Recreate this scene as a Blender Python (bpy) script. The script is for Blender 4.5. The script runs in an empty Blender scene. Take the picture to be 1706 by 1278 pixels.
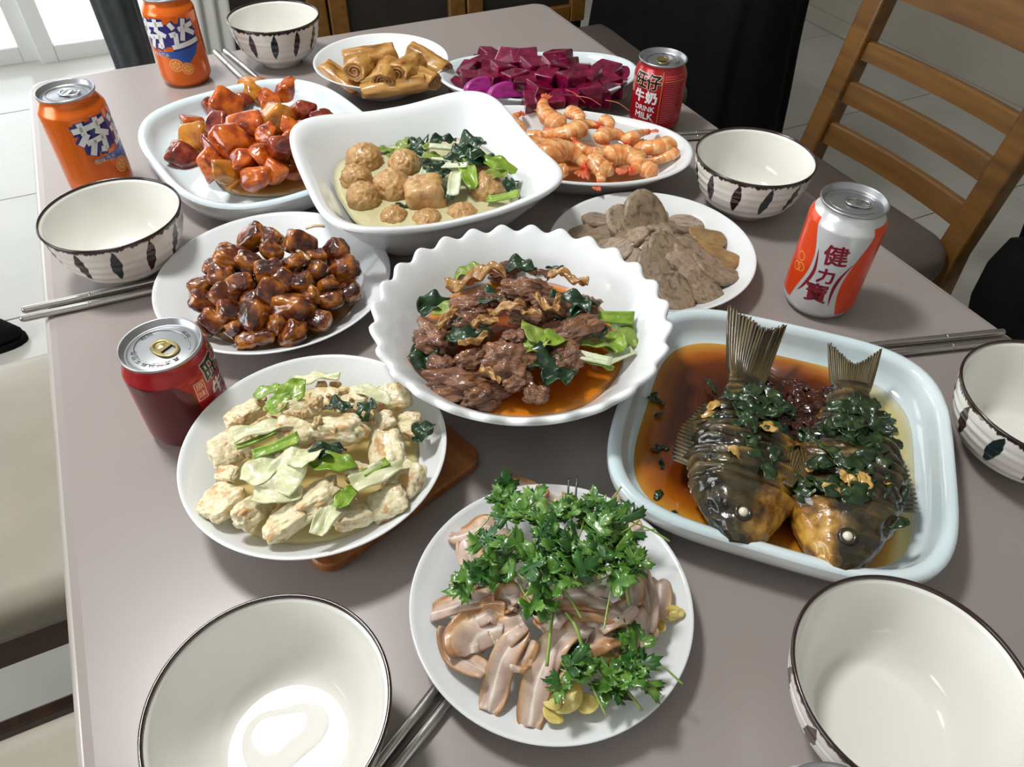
import bpy, bmesh, math, random
from mathutils import Vector, Matrix, Euler, noise as mnoise

# ------------------------------------------------------------------ camera, light, exposure
scene = bpy.context.scene
COL = scene.collection
PI = math.pi
R = math.radians
Z0 = 0.75                                   # height of the table top

cam_data = bpy.data.cameras.new('camera')
cam_data.sensor_width = 36.0
cam_data.lens = 26.37
cam_data.clip_start = 0.02
cam = bpy.data.objects.new('camera', cam_data)
COL.objects.link(cam)
cam.location = (0, 0, Z0 + 0.475)
cam.rotation_euler = (Matrix.Rotation(R(90 - 45.503), 4, 'X') @ Matrix.Rotation(R(1.2586), 4, 'Z')).to_euler()
scene.camera = cam

vs = scene.view_settings
vs.view_transform = 'Standard'
vs.look = 'None'
vs.gamma = 1.0
vs.use_curve_mapping = False
vs.exposure = 0.08

world = bpy.data.worlds.new('overcast_sky')
scene.world = world
world.use_nodes = True
world.node_tree.nodes['Background'].inputs[0].default_value = (0.90, 0.95, 1.0, 1)
world.node_tree.nodes['Background'].inputs[1].default_value = 2.2

# table frame: t runs along the long right edge towards the viewer, d points out of that edge
TA = R(-63.4)
TE = Vector((math.cos(TA), math.sin(TA)))
TN = Vector((-TE.y, TE.x))
TP = Vector((0.041, 1.429))
def tf(t, d, z=0.0):
    p = TP + TE * t + TN * d
    return Vector((p.x, p.y, z))

def area_light(name, loc, target, sx, sy, watts, col, shape='RECTANGLE', spread=180):
    l = bpy.data.lights.new(name, 'AREA')
    l.shape = shape; l.size = sx
    if shape in ('RECTANGLE', 'ELLIPSE'): l.size_y = sy
    l.energy = watts; l.color = col; l.spread = R(spread)
    o = bpy.data.objects.new(name, l); COL.objects.link(o)
    o.location = loc
    o.rotation_euler = (Vector(target) - Vector(loc)).to_track_quat('-Z', 'Y').to_euler()
    return o
# daylight entering by the glass balcony door behind the table, and the round ceiling lamp over it
area_light('daylight_through_door', tf(-2.0, -1.15, 1.15), tf(-1.0, -1.15, 1.0), 2.3, 2.1, 14, (0.93, 0.97, 1.0))
area_light('added_window_light', tf(0.45, -3.02, 1.55), tf(0.45, -1.0, 0.8), 1.7, 1.1, 30, (0.95, 0.98, 1.0))  # extra light from the left, set in an added side window
area_light('ceiling_lamp_light', (-0.68, 0.82, 2.50), (-0.68, 0.82, 0.0), 0.34, 0.34, 27, (1.0, 0.985, 0.955), 'DISK')

# ------------------------------------------------------------------ helpers
rnd = random.Random(11)
def S(r, g, b, a=1.0):
    f = lambda c: (c / 255 / 12.92) if c / 255 <= 0.04045 else ((c / 255 + 0.055) / 1.055) ** 2.4
    return (f(r), f(g), f(b), a)

def nz(x, y, z=0.0, f=1.0):
    return mnoise.noise(Vector((x * f, y * f, z * f)))

def mesh(name, V, F, mats=None, uv=None, fm=None, smooth=True):
    me = bpy.data.meshes.new(name)
    me.from_pydata([tuple(v) for v in V], [], F)
    if mats:
        for m in (mats if isinstance(mats, (list, tuple)) else [mats]): me.materials.append(m)
    if fm: me.polygons.foreach_set('material_index', fm)
    if smooth: me.polygons.foreach_set('use_smooth', [True] * len(me.polygons))
    if uv:
        ul = me.uv_layers.new(name='UVMap')
        for l in me.loops: ul.data[l.index].uv = uv[l.vertex_index]
    me.update()
    return me

def bm_mesh(name, bm, mats=None, smooth=True):
    me = bpy.data.meshes.new(name)
    bm.to_mesh(me); bm.free()
    if mats:
        for m in (mats if isinstance(mats, (list, tuple)) else [mats]): me.materials.append(m)
    if smooth: me.polygons.foreach_set('use_smooth', [True] * len(me.polygons))
    me.update()
    return me

def obj(name, me, parent=None, loc=(0, 0, 0), rot=(0, 0, 0), scale=(1, 1, 1)):
    o = bpy.data.objects.new(name, me); COL.objects.link(o)
    o.location = loc; o.rotation_euler = rot
    o.scale = (scale,) * 3 if isinstance(scale, (int, float)) else scale
    if parent is not None: o.parent = parent
    return o

def tag(o, label=None, cat=None, group=None, kind=None):
    if label: o['label'] = label
    if cat: o['category'] = cat
    if group: o['group'] = group
    if kind: o['kind'] = kind
    return o

def thing(name, label, cat, loc=(0, 0, 0), rz=0.0, group=None):
    o = bpy.data.objects.new(name, None); COL.objects.link(o)
    o.empty_display_size = 0.02
    o.location = loc; o.rotation_euler = (0, 0, rz)
    return tag(o, label, cat, group)

def copy_tree(o, parent=None):
    c = o.copy(); COL.objects.link(c); c.parent = parent
    for ch in list(o.children): copy_tree(ch, c)
    return c

def box_bm(bm, c, s, rz=0.0, bevel=0.0, seg=2, rot=None):
    r = bmesh.ops.create_cube(bm, size=1.0)
    vs_ = r['verts']
    M = Matrix.Translation(c) @ (rot if rot is not None else Matrix.Rotation(rz, 4, 'Z')) @ Matrix.Diagonal((s[0], s[1], s[2], 1))
    bmesh.ops.transform(bm, matrix=M, verts=vs_)
    if bevel:
        es = list({e for v in vs_ for e in v.link_edges})
        bmesh.ops.bevel(bm, geom=es, offset=bevel, segments=seg, profile=0.5, affect='EDGES')
def box_mesh(name, s, m, bevel=0.0, c=(0, 0, 0), seg=2, rot=None):
    bm = bmesh.new(); box_bm(bm, c, s, 0, bevel, seg, rot)
    return bm_mesh(name, bm, m, smooth=False)

def loft(rings, closed=True, cap0=False, cap1=False, uvs=True):
    """rings: list of equally long point lists; returns V, F, UV"""
    n = len(rings[0]); V = []; F = []; U = []
    for i, rg in enumerate(rings):
        for j, p in enumerate(rg):
            V.append(tuple(p)); U.append((j / n, i / max(1, len(rings) - 1)))
    for i in range(len(rings) - 1):
        for j in range(n if closed else n - 1):
            k = (j + 1) % n
            F.append((i * n + j, i * n + k, (i + 1) * n + k, (i + 1) * n + j))
    if cap0: F.append(tuple(range(n - 1, -1, -1)))
    if cap1: F.append(tuple((len(rings) - 1) * n + j for j in range(n)))
    return V, F, U

def lathe(profile, n=64, cap0=False, cap1=False):
    return loft([[(r * math.cos(2 * PI * j / n), r * math.sin(2 * PI * j / n), z) for j in range(n)] for r, z in profile], True, cap0, cap1)

def spline(P, n):
    """Catmull-Rom through tuples of any width, n samples"""
    out = []; m = len(P) - 1
    for i in range(n):
        u = i / (n - 1) * m; k = min(int(u), m - 1); t = u - k
        p0 = P[max(k - 1, 0)]; p1 = P[k]; p2 = P[k + 1]; p3 = P[min(k + 2, m)]
        out.append(tuple(0.5 * (2 * b + (c - a) * t + (2 * a - 5 * b + 4 * c - d) * t * t + (3 * b - a - 3 * c + d) * t ** 3)
                         for a, b, c, d in zip(p0, p1, p2, p3)))
    return out

def tube(path, rads, n=8, cap=True):
    """path: Vectors, rads: radius per point"""
    path = [Vector(p) for p in path]; rings = []
    up = Vector((0, 0, 1)); prev = None
    for i, p in enumerate(path):
        d = (path[min(i + 1, len(path) - 1)] - path[max(i - 1, 0)]).normalized()
        if prev is None:
            x = d.cross(up)
            if x.length < 0.1: x = d.cross(Vector((0, 1, 0)))
        else:
            x = prev - d * prev.dot(d)
        x.normalize(); prev = x; y = d.cross(x)
        r = rads[i] if isinstance(rads, (list, tuple)) else rads
        rings.append([p + (x * math.cos(2 * PI * j / n) + y * math.sin(2 * PI * j / n)) * r for j in range(n)])
    return loft(rings, True, cap, cap)

def sheet(fn, nu, nv, th):
    """closed thin shell about fn(u, v) -> Vector; UV is (u, v)"""
    P = [[Vector(fn(i / nu, j / nv)) for j in range(nv + 1)] for i in range(nu + 1)]
    V = []; U = []
    for s in (0.5, -0.5):
        for i in range(nu + 1):
            for j in range(nv + 1):
                a = P[min(i + 1, nu)][j] - P[max(i - 1, 0)][j]; b = P[i][min(j + 1, nv)] - P[i][max(j - 1, 0)]
                nrm = a.cross(b)
                if nrm.length > 1e-12: nrm.normalize()
                t = th(i / nu, j / nv) if callable(th) else th
                V.append(P[i][j] + nrm * t * s); U.append((i / nu, j / nv))
    w = nv + 1; o = (nu + 1) * w; F = []
    for i in range(nu):
        for j in range(nv):
            a = i * w + j
            F.append((a, a + w, a + w + 1, a + 1)); F.append((o + a, o + a + 1, o + a + w + 1, o + a + w))
    for i in range(nu):
        a = i * w; F.append((a, o + a, o + a + w, a + w)); a = i * w + nv; F.append((a, a + w, o + a + w, o + a))
    for j in range(nv):
        a = j; F.append((a, a + 1, o + a + 1, o + a)); a = nu * w + j; F.append((a, o + a, o + a + 1, a + 1))
    return V, F, U

def blob(name, m, size, p=2.0, amp=0.1, freq=2.0, seed=0, sub=4, squash=None, fine=0.0):
    """closed rounded lump: superellipsoid of exponent p, displaced by noise"""
    bm = bmesh.new(); bmesh.ops.create_icosphere(bm, subdivisions=sub, radius=1.0)
    for v in bm.verts:
        d = v.co.normalized()
        k = (abs(d.x) ** p + abs(d.y) ** p + abs(d.z) ** p) ** (-1 / p)
        q = d * freq + Vector((seed * 7.3, seed * 3.1, -seed * 5.7))
        k *= 1 + amp * mnoise.fractal(q, 1.0, 2.0, 3)
        if fine: k *= 1 + fine * mnoise.noise(q * 5.3)
        v.co = Vector((d.x * size[0], d.y * size[1], d.z * size[2])) * k
        if squash is not None: v.co.z = max(v.co.z, squash)
    return bm_mesh(name, bm, m)

def chunk(name, m, size, seed, npts=11, bevel=0.12, smooth=True):
    """roll-cut chunk: bevelled convex hull of random points"""
    r = random.Random(seed); bm = bmesh.new()
    for i in range(npts):
        d = Vector((r.gauss(0, 1), r.gauss(0, 1), r.gauss(0, 1))).normalized() * r.uniform(0.85, 1.1)
        bm.verts.new((d.x * size[0], d.y * size[1], d.z * size[2]))
    h = bmesh.ops.convex_hull(bm, input=bm.verts)
    bmesh.ops.delete(bm, geom=[e for e in h['geom_interior'] if isinstance(e, bmesh.types.BMVert)], context='VERTS')
    bmesh.ops.dissolve_limit(bm, angle_limit=R(16), verts=bm.verts, edges=bm.edges)
    bmesh.ops.bevel(bm, geom=list(bm.edges), offset=bevel * min(size), segments=2, profile=0.5, affect='EDGES')
    bmesh.ops.recalc_face_normals(bm, faces=bm.faces)
    return bm_mesh(name, bm, m, smooth)

def facet(name, m, size, seed, nplanes=9, p=12, amp=0.05, sub=4):
    """cut chunk: softly rounded polyhedron bounded by random planes"""
    r = random.Random(seed); PL = []
    while len(PL) < nplanes:
        d = Vector((r.gauss(0, 1), r.gauss(0, 1), r.gauss(0, 1))).normalized()
        if all(d.dot(q[0]) < 0.75 for q in PL) or len(PL) > 6: PL.append((d, r.uniform(0.62, 1.0)))
    for s in (-1, 1):
        for ax in range(3):
            d = Vector((0, 0, 0)); d[ax] = s; PL.append((d, 1.0))
    bm = bmesh.new(); bmesh.ops.create_icosphere(bm, subdivisions=sub, radius=1.0)
    for v in bm.verts:
        d = v.co.normalized()
        k = sum(max(0.0, d.dot(n)) ** p / q ** p for n, q in PL) ** (-1 / p)
        k *= 1 + amp * mnoise.fractal(d * 2.2 + Vector((seed, 0, 0)), 1, 2, 3)
        v.co = Vector((d.x * size[0], d.y * size[1], d.z * size[2])) * k
    return bm_mesh(name, bm, m)

# ------------------------------------------------------------------ materials
class X:
    """a node socket with arithmetic"""
    nt = None
    def __init__(s, sock): s.s = sock
    @staticmethod
    def op(op, *a, clamp=False):
        n = X.nt.nodes.new('ShaderNodeMath'); n.operation = op; n.use_clamp = clamp
        for i, v in enumerate(a):
            if isinstance(v, X): X.nt.links.new(v.s, n.inputs[i])
            else: n.inputs[i].default_value = v
        return X(n.outputs[0])
    def __add__(s, o): return X.op('ADD', s, o)
    def __radd__(s, o): return X.op('ADD', o, s)
    def __sub__(s, o): return X.op('SUBTRACT', s, o)
    def __rsub__(s, o): return X.op('SUBTRACT', o, s)
    def __mul__(s, o): return X.op('MULTIPLY', s, o)
    def __rmul__(s, o): return X.op('MULTIPLY', o, s)
    def __truediv__(s, o): return X.op('DIVIDE', s, o)
    def __lt__(s, o): return X.op('LESS_THAN', s, o)
    def __gt__(s, o): return X.op('GREATER_THAN', s, o)
def step(v, a, b):
    n = X.nt.nodes.new('ShaderNodeMapRange'); n.clamp = True; n.interpolation_type = 'SMOOTHSTEP'
    X.nt.links.new(v.s, n.inputs[0])
    n.inputs[1].default_value = a; n.inputs[2].default_value = b
    return X(n.outputs[0])
def mixc(f, a, b):
    n = X.nt.nodes.new('ShaderNodeMix'); n.data_type = 'RGBA'
    for sock, v in ((n.inputs['Factor'], f), (n.inputs[6], a), (n.inputs[7], b)):
        if isinstance(v, X): X.nt.links.new(v.s, sock)
        else: sock.default_value = v
    return X(n.outputs[2])
def mulc(a, b):
    n = X.nt.nodes.new('ShaderNodeMix'); n.data_type = 'RGBA'; n.blend_type = 'MULTIPLY'; n.inputs['Factor'].default_value = 1.0
    X.nt.links.new(a.s, n.inputs[6]); X.nt.links.new(b.s, n.inputs[7])
    return X(n.outputs[2])
def coords(kind='Object', rand=True, scale=(1, 1, 1)):
    tc = X.nt.nodes.new('ShaderNodeTexCoord'); out = tc.outputs[kind]
    mp = X.nt.nodes.new('ShaderNodeMapping'); mp.inputs['Scale'].default_value = scale
    X.nt.links.new(out, mp.inputs['Vector'])
    if rand:
        oi = X.nt.nodes.new('ShaderNodeObjectInfo'); ml = X.nt.nodes.new('ShaderNodeMath'); ml.operation = 'MULTIPLY'
        ml.inputs[1].default_value = 37.0
        X.nt.links.new(oi.outputs['Random'], ml.inputs[0]); X.nt.links.new(ml.outputs[0], mp.inputs['Location'])
    return X(mp.outputs[0])
def xyz(v):
    n = X.nt.nodes.new('ShaderNodeSeparateXYZ'); X.nt.links.new(v.s, n.inputs[0])
    return X(n.outputs[0]), X(n.outputs[1]), X(n.outputs[2])
def ntex(v, scale, detail=4, rough=0.55, dist=0.0):
    n = X.nt.nodes.new('ShaderNodeTexNoise'); n.inputs['Scale'].default_value = scale; n.inputs['Detail'].default_value = detail
    n.inputs['Roughness'].default_value = rough; n.inputs['Distortion'].default_value = dist
    X.nt.links.new(v.s, n.inputs['Vector'])
    return X(n.outputs['Fac'] if 'Fac' in n.outputs else n.outputs[0])
def ramp(f, stops, interp='LINEAR'):
    n = X.nt.nodes.new('ShaderNodeValToRGB'); cr = n.color_ramp; cr.interpolation = interp
    while len(cr.elements) > 1: cr.elements.remove(cr.elements[-1])
    cr.elements[0].position = stops[0][0]; cr.elements[0].color = stops[0][1]
    for p, c in stops[1:]:
        e = cr.elements.new(p); e.color = c
    X.nt.links.new(f.s, n.inputs[0])
    return X(n.outputs[0])
def setin(b, name, v):
    if isinstance(v, X): X.nt.links.new(v.s, b.inputs[name])
    else: b.inputs[name].default_value = v
def bump(b, h, strength, dist=0.001):
    n = X.nt.nodes.new('ShaderNodeBump'); n.inputs['Strength'].default_value = strength; n.inputs['Distance'].default_value = dist
    X.nt.links.new(h.s, n.inputs['Height']); X.nt.links.new(n.outputs[0], b.inputs['Normal'])
def newmat(name):
    m = bpy.data.materials.new(name); m.use_nodes = True; X.nt = m.node_tree
    return m, m.node_tree.nodes['Principled BSDF']
def mat(name, stops, scale=60, detail=4, rough=0.4, bmp=None, coat=0.0, sss=0.0, sssr=0.004, metal=0.0, spec=0.5, stretch=(1, 1, 1), rand=True, dist=0.0,
        interp='LINEAR', alpha=1.0, coatr=0.05, roughvar=None):
    """noise-coloured principled material; stops = one colour or a ramp"""
    m, b = newmat(name)
    v = coords('Object', rand, stretch)
    if isinstance(stops, tuple): setin(b, 'Base Color', stops)
    else: setin(b, 'Base Color', ramp(ntex(v, scale, detail, dist=dist), stops, interp))
    setin(b, 'Roughness', rough); setin(b, 'Metallic', metal); setin(b, 'Coat Weight', coat); setin(b, 'Coat Roughness', coatr)
    setin(b, 'Specular IOR Level', spec); setin(b, 'Alpha', alpha)
    if sss:
        setin(b, 'Subsurface Weight', sss); setin(b, 'Subsurface Scale', sssr); b.inputs['Subsurface Radius'].default_value = (1, 0.5, 0.3)
    if roughvar: setin(b, 'Roughness', step(ntex(v, roughvar[0], 3), 0.35, 0.65) * (roughvar[2] - roughvar[1]) + roughvar[1])
    if bmp: bump(b, ntex(v, bmp[0], bmp[3] if len(bmp) > 3 else 4), bmp[1], bmp[2] if len(bmp) > 2 else 0.001)
    return m

MT = {}
MT['porcelain'] = mat('white_porcelain', S(231, 235, 238), rough=0.12, coat=0.4, rand=False)
MT['cream_glaze'] = mat('cream_glaze', S(231, 230, 224), rough=0.1, coat=0.5, rand=False)
MT['rim_brown'] = mat('dark_rim_glaze', S(42, 24, 22), rough=0.2, coat=0.4, rand=False)
MT['celadon'] = mat('pale_blue_celadon_glaze', [(0.35, S(210, 228, 235)), (0.65, S(226, 237, 241))], scale=9, rough=0.1, coat=0.5)
MT['celadon_rim'] = mat('white_celadon_rim', S(234, 239, 240), rough=0.12, coat=0.5)
MT['steel'] = mat('brushed_steel', S(190, 187, 184), rough=0.24, metal=1.0, bmp=(300, 0.05))
MT['alu'] = mat('aluminium', S(205, 206, 208), rough=0.22, metal=1.0)
MT['alu_dark'] = mat('aluminium_lid', S(176, 178, 182), rough=0.34, metal=0.9)
MT['brass'] = mat('gold_pull_tab', S(176, 160, 110), rough=0.3, metal=0.9)
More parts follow.
